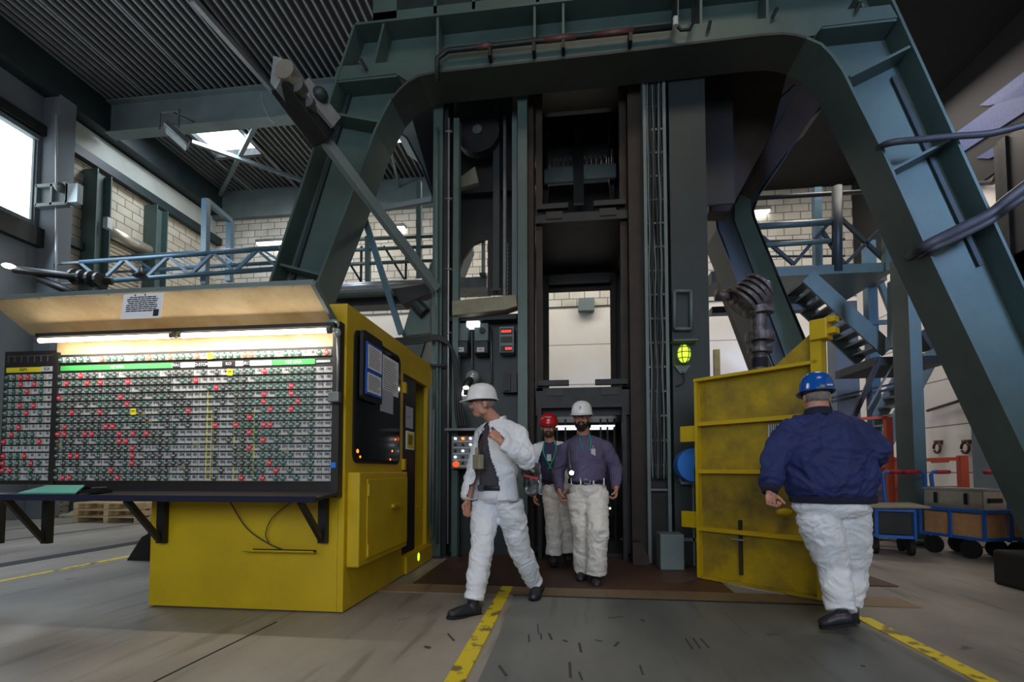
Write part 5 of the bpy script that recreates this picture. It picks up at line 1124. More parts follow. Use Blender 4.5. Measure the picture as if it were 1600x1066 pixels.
# ================================================================ TROLLEYS AND RAILING AT THE RIGHT
def trolley(x, y, rot, label, handle_h=1.0, m='blue_trolley', L=1.25, side_boxes=True):
    t = thing('hand_trolley', label, 'trolley', (x, y, 0)); c, s = math.cos(rot), math.sin(rot)
    W = lambda a, d, z: V((x+a*c-d*s, y+a*s+d*c, z))
    b = MB(); b.bar(W(-L/2, 0, .26), W(L/2, 0, .26), .42, .04); b.build('platform', m, t)
    b = MB()
    for d in (-.21, .21): b.bar(W(-L/2, d, .62), W(L/2, d, .62), .03, .04)
    for a in (-L/2, 0, L/2):
        for d in (-.21, .21): b.bar(W(a, d, .24), W(a, d, .62), .03, .03)
    b.bar(W(-L/2, -.21, .62), W(-L/2, .21, .62), .03, .04); b.bar(W(L/2, -.21, .62), W(L/2, .21, .62), .03, .04); b.build('side_frame', m, t)
    for a in (-L/2+.18, L/2-.18):
        for d in (-.2, .2): b = MB(); b.tube([W(a, d-.03, .12), W(a, d+.03, .12)], .12, 18); b.build('wheel', 'rubber', t)
    for d in (-.2, .2):
        sg = 1 if d > 0 else -1; b = MB(); b.tube([W(-L/2, d*.5, .2), W(-L/2-.03, d*.35, .75), W(-L/2-.05, d*.3, handle_h-.04), W(-L/2-.05, d*.3+sg*.04, handle_h), W(-L/2-.05, d+sg*.02, handle_h)], .026, 10); b.build('handle_tube', m, t, smooth=True)
        b = MB(); b.tube([W(-L/2-.05, d*.3+sg*.08, handle_h), W(-L/2-.05, d*1.9, handle_h)], .03, 10); b.build('grip', 'red_grip', t, smooth=True)
    b = MB(); b.bar(W(-L/2-.25, -.2, .1), W(-L/2-.25, .25, .1), .12, .02); b.bar(W(-L/2, 0, .12), W(-L/2-.3, 0, .1), .05, .03); b.build('foot_rest', 'grey_girder', t)
    return t, W
def tplace(u, Y, rot, L, label):       # handle end under pixel column u, body running from there along rot
    h = P(u, 740, Y=Y); r = math.radians(rot)
    return trolley(h.x+math.cos(r)*(L/2+.05), Y+math.sin(r)*(L/2+.05), r, label, 1.13, L=L)
t, W = tplace(1449, 8.0, -74, .85, 'blue hand trolley carrying an aluminium case on top of a cardboard box')
b = MB(); b.bar(W(-.38, 0, .43), W(.38, 0, .43), .37, .30); o = tag(b.build('cardboard_box', 'cardboard'), 'brown cardboard box standing on the middle blue trolley', 'box')
t2 = thing('aluminium_case', 'aluminium transport case with latches on top of the cardboard box', 'case', W(0, 0, .585))
b = MB(); b.bar(W(-.38, 0, .735), W(.40, 0, .735), .37, .30); b.build('body', 'alu', t2, bevel=.01)
b = MB(); b.bar(W(-.39, 0, .90), W(.41, 0, .90), .39, .03); b.build('lid', 'light_steel', t2)
for a in (-.2, .2): b = MB(); b.bar(W(a, -.19, .70), W(a, -.19, .85), .05, .02); b.build('latch', 'dark_steel', t2)
b = MB(); b.bar(W(.41, -.1, .76), W(.41, .1, .76), .02, .06); b.build('handle', 'dark_steel', t2)
t, W = tplace(1576, 7.45, -74, .8, 'blue hand trolley with a cardboard box, cut by the right picture edge')
b = MB(); b.bar(W(-.36, 0, .45), W(.38, 0, .45), .37, .32); tag(b.build('cardboard_box', 'cardboard'), 'brown cardboard box standing on the trolley at the right edge', 'box')
t, W = tplace(1372, 8.1, -108, .8, 'shadowy trolley with a tarpaulin cover behind the man in the blue jacket')
b = MB(); b.bar(W(-.34, 0, .46), W(.36, 0, .46), .37, .34); tag(b.build('crate', 'dark_steel'), 'dark crate beneath the tarpaulin on the shadowy trolley', 'crate')
b = MB(); b.prism([W(-.38, -.36, .64), W(.5, -.36, .64), W(.5, .36, .66), W(-.38, .36, .67)], (0, 0, .02)); tag(b.build('tarpaulin', 'tarp'), 'olive grey tarpaulin spread over the crate left of the green pillar', 'tarpaulin')
b = MB(); p = P(1590, 870, Y=5.55)
b.box(p.x-.12, 5.2, 0, p.x+1.0, 5.7, .35); tag(b.build('rubber_block', 'rubber', bevel=.03), 'black low block on the floor at the right edge before the frame foot', 'block')
# orange railing
t = thing('orange_railing', 'orange steel safety railing with mesh infill in front of the stairs', 'railing', P(1400, 850, Y=9.4))
def ob(a, c, w_, h_, n, up=(0, 0, 1)): b = MB(); b.bar(a, c, w_, h_, up); return b.build(n, 'orange_paint', t)
oy = 9.2
pz = lambda u, v: P(u, v, Y=oy)
g = lambda u: V((PX(u, Y=oy), oy, 0))
tp = pz(1387, 652)
ob(g(1387), V((g(1387).x, oy, tp.z)), .1, .1, 'post'); ob(V((g(1387).x, oy, tp.z)), P(1340, 655, Y=9.2), .05, .05, 'top_rail')
ob(V((g(1407).x, oy+.1, 0)), V((g(1407).x, oy+.1, pz(1407, 716).z)), .18, .1, 'post')
ob(pz(1395, 717), pz(1440, 719), .05, .05, 'top_rail'); ob(pz(1440, 719), pz(1503, 717), .05, .06, 'top_rail'); ob(pz(1440, 762), pz(1503, 762), .05, .05, 'mid_rail'); ob(pz(1395, 763), pz(1440, 763), .05, .05, 'mid_rail')
ob(g(1501), V((g(1501).x, oy, pz(1501, 712).z)), .12, .1, 'post'); ob(pz(1456, 722), pz(1482, 721), .04, .04, 'latch')
for v in (733, 765, 780): ob(P(1340, v, Y=9.8), P(1386, v, Y=9.6), .04, .04, 'cross_bar')
ob(P(1357, 752, Y=9.7), P(1384, 728, Y=9.7), .04, .04, 'cross_bar'); ob(P(1360, 800, Y=9.7), P(1360, 728, Y=9.7), .05, .05, 'cross_bar')
b = MB()
for k in range(14): u = 1364+k*1.6; b.bar(P(u, 762, Y=9.75), P(u, 733, Y=9.75), .006, .006)
for k in range(10): v = 734+k*3; b.bar(P(1362, v, Y=9.75), P(1386, v, Y=9.75), .006, .006)
b.build('mesh_infill', 'light_steel', t)
# small information sheet on the right wall behind the stairs
b = MB(); p = P(1353, 640, Y=BY-.02); b.box(p.x-.1, BY-.02, p.z-.2, p.x+.1, BY, p.z+.2, 1); b.box(p.x-.07, BY-.03, p.z-.17, p.x+.07, BY-.02, p.z+.17, 0); tag(b.build('small_sign', ['paper', 'orange_paint']), 'tiny red bordered sign near the lower stairs', 'sign')
b = MB(); b.box(PX(895, Y=BY)+.2, BY-.25, P(900, 489, Y=BY).z, PX(920, Y=BY)+.2, BY-.02, P(900, 470, Y=BY).z); tag(b.build('wall_box', 'grey_girder'), 'small grey box on the white back wall seen through the cage', 'box')
# ================================================================ PEOPLE
def organic(b, voxel, smooth, name, mats, parent, wrinkle=0, wf=(9, 9, 9), cut=None, solid=0, matfn=None, seed=0, decim=0):
    """closed shapes fused into one skin, smoothed, with cloth folds"""
    base = wloc(parent)
    me = bpy.data.meshes.new('tmp'); me.from_pydata([v-base for v in b.v], [], b.f); me.update()
    import bmesh
    bm = bmesh.new(); bm.from_mesh(me); bmesh.ops.recalc_face_normals(bm, faces=bm.faces); bm.to_mesh(me); bm.free()
    o = bpy.data.objects.new('tmp', me); COL.objects.link(o)
    r = o.modifiers.new('r', 'REMESH'); r.mode = 'VOXEL'; r.voxel_size = voxel
    s = o.modifiers.new('s', 'SMOOTH'); s.factor = .5; s.iterations = smooth
    dg = bpy.context.evaluated_depsgraph_get(); nm = bpy.data.meshes.new_from_object(o.evaluated_get(dg))
    bpy.data.objects.remove(o); bpy.data.meshes.remove(me)
    if wrinkle:
        off = V((seed*3.1, seed*1.7, seed)); ns = [v.normal.copy() for v in nm.vertices]
        for v, n in zip(nm.vertices, ns):
            p = v.co; q = V((p.x*wf[0], p.y*wf[1], p.z*wf[2]))+off
            q2 = q + 1.3*noise.noise_vector(q*.45)
            d = noise.noise(q2); rdg = 1-abs(noise.noise(q2*1.9+V((5, 5, 5))))*2
            v.co += n*wrinkle*(d*.9+rdg*.5-.35)
    if cut:
        bm = bmesh.new(); bm.from_mesh(nm)
        kill = [f for f in bm.faces if cut(f.calc_center_median()+base)]
        bmesh.ops.delete(bm, geom=kill, context='FACES'); bm.to_mesh(nm); bm.free()
    for m in ([mats] if isinstance(mats, str) else mats): nm.materials.append(M[m])
    if matfn:
        for f in nm.polygons: f.material_index = matfn(f.center+base)
    nm.polygons.foreach_set('use_smooth', [True]*len(nm.polygons)); nm.name = name
    o = bpy.data.objects.new(name, nm); COL.objects.link(o); o.parent = parent; WL[o.name] = base
    if solid: md = o.modifiers.new('thickness', 'SOLIDIFY'); md.thickness = solid; md.offset = 1
    return o
def axes(f, tilt=0):                      # facing vector -> side (person's left), forward, up
    f = V(f).normalized(); s = Z.cross(f).normalized(); u = f.cross(s).normalized(); return (s, f, u)
def hand(b, wr, d, palm, thumb, curl=.5, sc_=1.0, spread=1.0):
    """d: along the hand, palm: normal out of the palm, thumb: side of the thumb"""
    d = V(d).normalized(); palm = V(palm); palm = (palm-d*palm.dot(d)).normalized(); t = V(thumb); t = (t-d*t.dot(d)-palm*t.dot(palm)).normalized()
    L = .09*sc_
    b.ell(wr+d*L*.52, (.042*sc_, .017*sc_, L*.62), (t, palm, d), 12, 8)
    b.ell(wr+d*L*.3+t*.022*sc_+palm*.008, (.02*sc_, .017*sc_, .035*sc_), (t, palm, d), 10, 6)
    b.tube([wr-d*.03, wr+d*.02], [(.028*sc_, .022*sc_), (.03*sc_, .02*sc_)], 10, side=t)
    for i, (o, l) in enumerate(((.030, .076), (.0105, .086), (-.0095, .080), (-.0285, .063))):
        p = wr+d*L*(.98-.03*abs(i-1))+t*o*sc_; a = 0; pts = [p-d*.02]; rad = [.0098*sc_]; pts.append(p); rad.append(.0098*sc_)
        for k, fr in enumerate((.45, .32, .23)):
            a += curl*(.9, 1.1, .7)[k]*(1+.10*i); dd = d*math.cos(a)+palm*math.sin(a)+t*.05*(1.5-i)*spread*(1 if k == 0 else 0); p = p+dd*l*fr*sc_; pts.append(p); rad.append((.0092, .0084, .0066)[k]*sc_)
        b.tube(pts, rad, 8, side=t)
    p = wr+d*L*.28+t*.03*sc_+palm*.006; q = p+(t*.75+d*.75+palm*.35).normalized()*.04*sc_; r_ = q+(d*.9+palm*(.3+.6*curl)+t*.1).normalized()*.034*sc_; e = r_+(d*.9+palm*(.4+.8*curl)-t*.15).normalized()*.024*sc_
    b.tube([p, q, r_, e], [.0135*sc_, .0115*sc_, .0105*sc_, .0075*sc_], 8, side=palm)
def head(b, c, ax, k=1.0, jaw=1.0):
    s, f, u = ax
    A = lambda x, y, z: c+s*x*k+f*y*k+u*z*k
    R = lambda *r: tuple(q*k for q in r)
    b.ell(A(0, -.012, .035), R(.077, .096, .083), ax, 22, 14)
    b.ell(A(0, .022, -.03), R(.063*jaw, .068, .074), ax, 18, 12)
    b.ell(A(0, .045, -.082), R(.037*jaw, .036, .028), ax, 14, 8)
    for q in (1, -1):
        b.ell(A(q*.05*jaw, .005, -.062), R(.02, .042, .03), ax, 12, 8)
        b.ell(A(q*.036, .062, -.022), R(.026, .024, .024), ax, 12, 8)
        b.ell(A(q*.079, -.004, -.008), R(.010, .021, .032), ax, 12, 8); b.ell(A(q*.084, -.012, .002), R(.008, .014, .02), ax, 10, 6)
        b.ell(A(q*.03, .08, .022), R(.026, .014, .010), ax, 10, 6)
    b.tube([A(0, .082, .018), A(0, .098, -.008), A(0, .112, -.026)], [.009*k, .011*k, .013*k], 10, side=s)
    for q in (1, -1): b.ell(A(q*.011, .1, -.03), R(.009, .011, .008), ax, 10, 6)
    b.ell(A(0, .084, -.055), R(.024, .014, .007), ax, 12, 6); b.ell(A(0, .082, -.068), R(.021, .014, .008), ax, 12, 6)
def face_parts(t, c, ax, k=1.0, brow='beard_dark', lips=True):
    s, f, u = ax; A = lambda x, y, z: c+s*x*k+f*y*k+u*z*k
    for q in (1, -1):
        b = MB(); b.ell(A(q*.031, .077, .004), (.0125*k, .0115*k, .0085*k), ax, 12, 8); e = b.build('eye', 'eye', t, smooth=True)
        b = MB(); b.ell(A(q*.031, .0865, .004), (.005*k, .003*k, .005*k), ax, 10, 6); b.build('iris', 'iris', e, smooth=True)
        b = MB(); b.tube([A(q*.012, .096, .024), A(q*.032, .097, .029), A(q*.05, .086, .022)], [(.003, .005), (.004, .006), (.002, .003)], 6, side=f); b.build('eyebrow', brow, t, smooth=True)
    if lips: b = MB(); b.ell(A(0, .095, -.0555), (.021*k, .0055*k, .0035*k), ax, 12, 6); b.ell(A(0, .093, -.065), (.018*k, .006*k, .0045*k), ax, 12, 6); b.build('lips', 'lip', t, smooth=True)
def helmet(t, c, ax, m, k=1.0, peak=1.0, band=True):
    s, f, u = ax; o = c+u*.038*k
    b = MB(); n = 28
    prof = [(1.02, -.004), (1.0, .012), (.985, .035), (.94, .065), (.85, .095), (.68, .12), (.42, .136), (.18, .141)]
    for r, z in prof:
        for j in range(n):
            a = 2*math.pi*j/n; b.v.append(o+s*.108*k*r*math.cos(a)+f*(.132*k*r*math.sin(a)+.004)+u*z*k)
    for i in range(len(prof)-1):
        for j in range(n): a = i*n+j; c_ = i*n+(j+1) % n; b.quad(a, c_, c_+n, a+n)
    b.quad(*range((len(prof)-1)*n, len(prof)*n)); 
    hs = b.build('helmet', m, t, smooth=True); md = hs.modifiers.new('thickness', 'SOLIDIFY'); md.thickness = .004
    b = MB(); k0 = len(b.v)
    for z in (0, .006):
        for rr in (.97, 1.0):
            for j in range(n):
                a = 2*math.pi*j/n; ext_ = .012 + (.05*peak*max(0, math.sin(a))**1.6 if rr == 1.0 else 0)
                if rr < 1: ext_ = -.004
                b.v.append(o+s*(.108*k+ext_*.75)*math.cos(a)+f*((.132*k+ext_)*math.sin(a)+.004)+u*(z-.004-(.016*max(0, math.sin(a))**2 if rr == 1.0 else 0)))
    for j in range(n):
        j2 = (j+1) % n; b.quad(j, j2, n+j2, n+j); b.quad(2*n+j, 3*n+j, 3*n+j2, 2*n+j2); b.quad(n+j, n+j2, 3*n+j2, 3*n+j); b.quad(j, 2*n+j, 2*n+j2, j2)
    b.build('brim', m, hs, smooth=True)
    b = MB()
    for q in (-.024, 0, .024): b.tube([o+s*q+f*(.132*k*math.cos(a)*.93)+u*.143*k*(math.sin(a))*(1-abs(q)*2) for a in [.35+i*.25 for i in range(11)]], .0035, 6)
    b.build('crown_ridge', m, hs, smooth=True)
    b = MB(); b.tube([o+s*.1*k*math.cos(a)+f*.12*k*math.sin(a)-u*.012 for a in [i*math.pi/12 for i in range(25)]], (.004), 6); b.build('head_band', 'black', hs, smooth=True)
    return hs
def boot(t, an, toe, name='boot', k=1.0):
    """ankle point, toe tip on its side of the floor"""
    an, toe = V(an), V(toe); d = V((toe.x-an.x, toe.y-an.y, 0)).normalized(); s = Z.cross(d)
    pit = (toe-an); heel = V((an.x, an.y, 0))-d*.07
    b = MB(); 
    return d, s
def make_boot(t, an, heel, toe, k=1.0):
    an, heel, toe = V(an), V(heel), V(toe); d = (toe-heel).normalized(); s = d.cross(Z).normalized(); u = s.cross(d).normalized(); L = (toe-heel).length
    b = MB()
    b.tube([heel+d*L*x+u*z for x, z in ((.02, .045), (.2, .05), (.45, .052), (.72, .045), (.92, .036), (1.0, .028))], [(.036, .04), (.043, .05), (.046, .052), (.052, .042), (.044, .034), (.022, .018)], 14, side=s)
    b.tube([an+Z*.05, an, heel+d*L*.24+u*.05], [.052, .05, .052], 14, side=s)
    o = organic(b, .007, 3, 'boot', 'boot', t)
    b = MB(); pts = []
    prof = [(-.02, .035), (.1, .043), (.35, .040), (.6, .05), (.8, .05), (.95, .036), (1.03, .012)]
    poly = [heel+d*L*x+s*w_-u*.0 for x, w_ in prof]+[heel+d*L*x-s*w_ for x, w_ in reversed(prof)]
    b.prism(poly, u*.022); b.build('sole', 'rubber', o)
    b = MB()
    for x in (.34, .44, .54): p = heel+d*L*x+u*(.105-.04*(x-.34)*4); b.tube([p-s*.022, p+s*.022], .0035, 6)
    b.build('laces', 'grey_steel', o)
def limb(b, pts, rs, n=16, side=None): b.tube(pts, rs, n, side=side)
def inner_body(b, J):
    limb(b, [J['neck']-V((0, 0, .02)), J['pelvis']], [.05, .05], 10)
    for q in 'LR':
        limb(b, [J['neck']-V((0, 0, .06)), J['sh'+q], J['el'+q], J['wr'+q]], [.03, .032, .03, .027], 10)
        limb(b, [J['pelvis'], J['hip'+q], J['kn'+q], J['an'+q]], [.04, .04, .035, .03], 10)
def trousers(t, J, ax, m, k=1.0, cuff=.085, thigh=.115, knee=.092, hipw=.17, hipd=.12, seed=1, cuffz=None):
    s, f, u = ax; b = MB()
    wz = J['waist']
    b.tube([wz+Z*.01, wz-Z*.08, J['pelvis'], J['pelvis']-Z*.06], [(hipw*.90, hipd*.95), (hipw*.98, hipd), (hipw, hipd), (hipw*.8, hipd*.8)], 24, side=s)
    for q in 'LR':
        hp, kn, an = J['hip'+q], J['kn'+q], J['an'+q]
        mid = kn.lerp(an, .5)
        b.tube([hp+Z*.03, hp.lerp(kn, .35), kn, mid, kn.lerp(an, .85), an+ (kn-an).normalized()*.012], [thigh*k, thigh*.98*k, knee*k, knee*.97*k, cuff*1.02*k, cuff*1.03*k], 20, side=s)
    return organic(b, .010, 5, 'trousers', m, t, wrinkle=.018, wf=(7, 7, 10), seed=seed)
def sleeve(b, sh, el, wr, r=(.075, .068, .06, .05), end=.0, nk=None):
    w_ = el.lerp(wr, 1-end)
    if nk is not None:
        p = nk-Z*.07; b.tube([p, p.lerp(sh, .5)+Z*.005, sh-Z*.012], [r[0]*.8, r[0]*.9, r[0]*.98], 16); b.ell(sh-Z*.012, r[0]*1.02, n=16, h=10)
    b.tube([sh+(sh-el).normalized()*.0, sh.lerp(el, .5), el, el.lerp(w_, .5), w_], [r[0], (r[0]+r[1])/2, r[1], r[2], r[3]], 16)
def person(label, base): return thing('person', label, 'person', base)

# ---- man in white jacket walking left, cap lamp helmet ------------------------------------
J = dict(pelvis=P(777, 775, Y=4.22), waist=P(774, 762, Y=4.22), neck=P(776, 656, Y=4.2), shR=P(757, 678, Y=4.33), shL=P(806, 680, Y=4.08),
         elL=P(823, 718, Y=3.98), wrL=P(781, 689, Y=3.86), elR=P(742, 734, Y=4.36), wrR=P(731, 783, Y=4.27),
         hipR=P(759, 792, Y=4.28), knR=P(753, 862, Y=4.08), anR=P(740, 940, Y=3.98), hipL=P(796, 790, Y=4.17), knL=P(812, 858, Y=4.32), anL=P(836, 911, Y=4.58))
t = person('man in white jacket and white helmet striding left, holding a strap at his chin', V((J['pelvis'].x, 4.2, 0)))
MAN1 = t
fB = V((-.72, -.69, 0)); fH = V((-.93, -.36, -.04)); ax = axes(fB); ah = axes(fH); hc = P(754, 632, Y=4.12)
b = MB(); head(b, hc, ah, 1.0); b.tube([hc-ah[2]*.05-ah[1]*.02, J['neck']-Z*.03], [.056, .064], 14); inner_body(b, J)
hand(b, J['wrL'], P(760, 666, Y=3.84)-J['wrL'], V((-.3, .6, -.4)), V((-.6, .1, .6)), 1.25)
hand(b, J['wrR'], P(728, 806, Y=4.24)-J['wrR'], ax[0], fB, .45)
organic(b, .0045, 3, 'body', ['skin'], t)
face_parts(t, hc, ah, 1.0, 'moustache', False)
s, f, u = ah; A = lambda x, y, z: hc+s*x+f*y+u*z
b = MB(); b.ell(A(0, .095, -.047), (.034, .016, .011), ah, 12, 8); b.ell(A(.02, .09, -.052), (.014, .014, .014), ah, 10, 6); b.ell(A(-.02, .09, -.052), (.014, .014, .014), ah, 10, 6); organic(b, .0035, 1, 'moustache', 'moustache', t, .003, (90, 90, 90))
b = MB(); b.ell(A(0, -.02, .02), (.081, .096, .07), ah, 20, 12); 
organic(b, .006, 1, 'hair', 'hair_grey', t, .003, (60, 60, 60), cut=lambda p: (p-hc).dot(f) > .035)
hm = helmet(t, hc, ah, 'helmet_white', 1.0)
b = MB(); p = A(0, .15, .10); b.tube([p-f*.03, p+f*.012], [.02, .026], 14); b.build('cap_lamp', 'dark_steel', hm); b = MB(); b.tube([p+f*.012, p+f*.016], .022, 14); b.build('lamp_lens', 'lamp_white', hm)
# trousers first, shirt then jacket
trousers(t, J, ax, 'white_cloth', 1.0, .082, .118, .098, .185, .145, 2)
s, f, u = ax
b = MB(); ch = J['neck'].lerp(J['waist'], .45); b.tube([J['neck']-Z*.0, J['neck']-Z*.07, ch, J['waist']-Z*.03], [(.07, .065), (.15, .095), (.165, .13), (.165, .13)], 22, side=s); organic(b, .010, 5, 'shirt', 'grey_shirt', t, .012, (9, 9, 9), seed=4)
b = MB(); b.tube([J['waist']+s*.175*math.cos(a)+f*.138*math.sin(a)+Z*.0 for a in [i*math.pi/14 for i in range(29)]], (.006, .022), 8, side=f); b.box(*(J['waist']+f*.14-V((.03, .02, .025))), *(J['waist']+f*.14+V((.03, .02, .025))), 0); b.build('belt', 'belt', t)
b = MB(); hem = J['waist']-Z*.10
b.tube([J['neck']-Z*.015-f*.02, J['neck']-Z*.06-f*.01, J['neck']-Z*.17, ch, J['waist'], hem], [(.085, .08), (.165, .105), (.205, .135), (.21, .155), (.205, .16), (.225, .17)], 26, side=s)
sleeve(b, J['shR'], J['elR'], J['wrR'], (.08, .075, .07, .062), .05, J['neck']); sleeve(b, J['shL'], J['elL'], J['wrL'], (.092, .085, .072, .056), .12, J['neck'])
def cutj(p):
    q = p-J['neck']; x = q.dot(s)+.02; y = q.dot(f); z = -q.z
    if y < .03 or z < -.02: return z > .69
    return abs(x) < .02+.15*min(1, max(0, z)/.5)**.8 and y > .05 and (p-J['wrL']).length > .13 and (p-J['elL'].lerp(J['wrL'], .6)).length > .10 or z > .69
organic(b, .009, 5, 'jacket', 'white_cloth', t, .019, (7, 7, 9), cut=cutj, solid=.006, seed=6)
b = MB()
for q in (1, -1): b.tube([J['neck']+s*q*.05-f*.06+Z*.01, J['neck']+s*q*.085-f*.0-Z*.01, J['neck']+s*q*.07+f*.08-Z*.10], [(.012, .03), (.012, .034), (.008, .02)], 10, side=s)
b.build('collar', 'white_cloth', t, smooth=True)
make_boot(t, J['anR'], P(750, 962, Y=4.02), P(700, 968, Y=3.82)); make_boot(t, J['anL'], P(845, 925, Y=4.66)+V((0, 0, .035)), P(832, 942, Y=4.42))
# things he carries
p = P(747, 722, Y=4.02); b = MB(); b.bar(p-Z*.06, p+Z*.06, .1, .05, up=f); b.bar(p+Z*.05-s*.02, p+Z*.12-s*.02, .03, .03); o = b.build('chest_device', 'tarp', t, bevel=.008)
o = hose('bag_strap', [P(768, 668, Y=3.9), P(790, 690, Y=3.92), P(812, 716, Y=3.96), P(828, 730, Y=4.1)], .011, 'grey_bag', 'dark strap of the silver bag held by the man in the white jacket', 'strap')
t2 = thing('shoulder_bag', 'silver and grey bag hanging behind the man in the white jacket', 'bag', P(832, 770, Y=4.25))
b = MB(); c = P(831, 748, Y=4.28); b.ell(c-Z*.02, (.07, .12, .14), None, 16, 10); b.bar(c-Z*.14, c+Z*.02, .11, .18); organic(b, .012, 4, 'bag_body', 'silver_bag', t2, .02, (12, 12, 12), seed=8)
b = MB(); b.ell(c+Z*.07+V((-.01, 0, 0)), (.085, .125, .075), None, 16, 10); organic(b, .012, 3, 'bag_top', 'grey_bag', t2, .012, (14, 14, 14), seed=9)
b = MB(); b.bar(c+V((-.06, -.125, .03)), c+V((.06, -.125, .0)), .012, .02); b.build('red_trim', 'red_grip', t2); b = MB(); b.bar(c+V((-.04, -.122, .11)), c+V((.03, -.128, .06)), .012, .02); b.build('white_trim', 'label_white', t2)

# ---- bearded man in striped shirt --------------------------------------------------------
J = dict(pelvis=P(918, 768, Y=5.3), waist=P(918, 752, Y=5.28), neck=P(912, 679, Y=5.3), shR=P(884, 701, Y=5.32), shL=P(945, 700, Y=5.32),
         elR=P(872, 738, Y=5.38), wrR=P(874, 768, Y=5.2), elL=P(962, 733, Y=5.36), wrL=P(963, 764, Y=5.18),
         hipR=P(903, 775, Y=5.3), knR=P(911, 828, Y=5.3), anR=P(913, 893, Y=5.42), hipL=P(932, 775, Y=5.28), knL=P(934, 828, Y=5.1), anL=P(931, 898, Y=5.2))
t = person('bearded man with glasses, striped shirt and white helmet walking out of the cage', V((J['pelvis'].x, 5.25, 0)))
fB = V((-.05, -1, 0)); fH = V((-.10, -1, -.03)); ax = axes(fB); ah = axes(fH); hc = P(909, 654, Y=5.22)
b = MB(); head(b, hc, ah, 1.0, 1.06); b.tube([hc-ah[2]*.05-ah[1]*.02, J['neck']-Z*.03], [.062, .07], 14); inner_body(b, J)
hand(b, J['wrR'], V((.12, -.35, -.95)), V((.9, -.1, .1)), V((0, -1, 0)), .7); hand(b, J['wrL'], V((-.1, -.35, -.95)), V((-.9, -.1, .1)), V((0, -1, 0)), .8)
organic(b, .005, 3, 'body', 'skin', t)
face_parts(t, hc, ah)
s, f, u = ah; A = lambda x, y, z: hc+s*x+f*y+u*z
def beard(t, m, hc, ah, full=1.0):
    s, f, u = ah; A = lambda x, y, z: hc+s*x+f*y+u*z
    b = MB(); b.ell(A(0, .048, -.085*full), (.052, .05, .04*full), ah, 18, 10)
    for q in (1, -1): b.ell(A(q*.048, .018, -.06), (.025, .048, .042), ah, 12, 8); b.ell(A(q*.063, .0, -.025), (.013, .022, .03), ah, 10, 6); b.ell(A(q*.018, .092, -.047), (.019, .012, .009), ah, 10, 6); b.ell(A(q*.03, .082, -.062), (.010, .014, .018), ah, 10, 6)
    return organic(b, .0045, 2, 'beard', m, t, .004, (80, 80, 80), cut=lambda p: (p-A(0, .09, -.0605)).length < .017)
beard(t, 'beard_dark', hc, ah, 1.1)
t3 = MB()
for q in (1, -1):
    cc = A(q*.031, .103, .002); t3.tube([cc+s*.024*math.cos(a)+u*.016*math.sin(a) for a in [i*math.pi/8 for i in range(17)]], .0018, 6); t3.tube([cc+s*q*.024, A(q*.078, .01, .006)], .0018, 6)
t3.tube([A(-.008, .104, .005), A(.008, .104, .005)], .002, 6); t3.build('glasses', 'black', t)
hm = helmet(t, hc, ah, 'helmet_white', 1.02, .8)
text('helmet_number', '3', .04, A(-.004, .146, .100), s, u, 'black', hm, .001)
trousers(t, J, ax, 'cream_cloth', 1.0, .105, .125, .115, .195, .15, 11)
s, f, u = ax
b = MB(); ch = J['neck'].lerp(J['waist'], .5); b.tube([J['neck']-Z*.01, J['neck']-Z*.05, J['neck']-Z*.14, ch+f*.02, J['waist']+f*.01+Z*.02, J['waist']+Z*.005], [(.075, .07), (.155, .10), (.215, .13), (.205, .16), (.195, .158), (.182, .142)], 26, side=s)
sleeve(b, J['shR'], J['elR'], J['wrR'], (.085, .074, .062, .045), .05, J['neck']); sleeve(b, J['shL'], J['elL'], J['wrL'], (.085, .074, .062, .045), .05, J['neck'])
organic(b, .010, 5, 'shirt', 'striped_shirt', t, .015, (8, 8, 9), seed=12)
b = MB(); b.tube([J['waist']+s*.2*math.cos(a)+f*.158*math.sin(a) for a in [i*math.pi/14 for i in range(29)]], (.006, .026), 8, side=f); bl = b.build('belt', 'belt', t)
b = MB(); p = J['waist']+f*.165; b.tube([p+s*.03+Z*.022, p-s*.03+Z*.022, p-s*.03-Z*.022, p+s*.03-Z*.022, p+s*.03+Z*.022], .005, 6); b.build('buckle', 'light_steel', bl)
b = MB()
for a in (.6, 1.25, 1.9, 2.5): p = J['waist']+s*.203*math.cos(a)+f*.163*math.sin(a); b.bar(p-Z*.035, p+Z*.032, .014, .012, up=f)
b.build('belt_loop', 'cream_cloth', bl)
b = MB()
for q in (1, -1): b.tube([J['neck']+s*q*.07-f*.02+Z*.02, J['neck']+s*q*.05+f*.07-Z*.02, J['neck']+s*q*.025+f*.10-Z*.07], [(.006, .02), (.006, .02), (.005, .01)], 8, side=s)
b.build('collar', 'striped_shirt', t, smooth=True)
hose('lanyard', [J['neck']+s*.06+f*.06, J['neck']+s*.075+f*.13-Z*.12, J['neck']+s*.04+f*.175-Z*.3], .007, 'lanyard', None, None, parent=t); hose('lanyard', [J['neck']-s*.05+f*.06, J['neck']-s*.02+f*.14-Z*.12, J['neck']+s*.03+f*.175-Z*.3], .007, 'lanyard', None, None, parent=t)
b = MB(); p = J['neck']+f*.165+V((.10, 0, -.19)); b.box(p.x-.022, p.y-.012, p.z-.04, p.x+.022, p.y-.004, p.z+.03); b.build('badge', 'label_white', t); b = MB(); b.tube([p+Z*.03-Y_*.01, p+Z*.065-Y_*.0], .005, 6); b.build('badge_clip', 'light_steel', t)
b = MB(); p = P(893, 739, Y=5.08); b.tube([p+Y_*.06, p], [.018, .026], 14); lo_ = b.build('cap_lamp', 'dark_steel', t); b = MB(); b.tube([p, p-Y_*.006], .022, 14); b.build('lamp_lens', 'led_white', lo_)
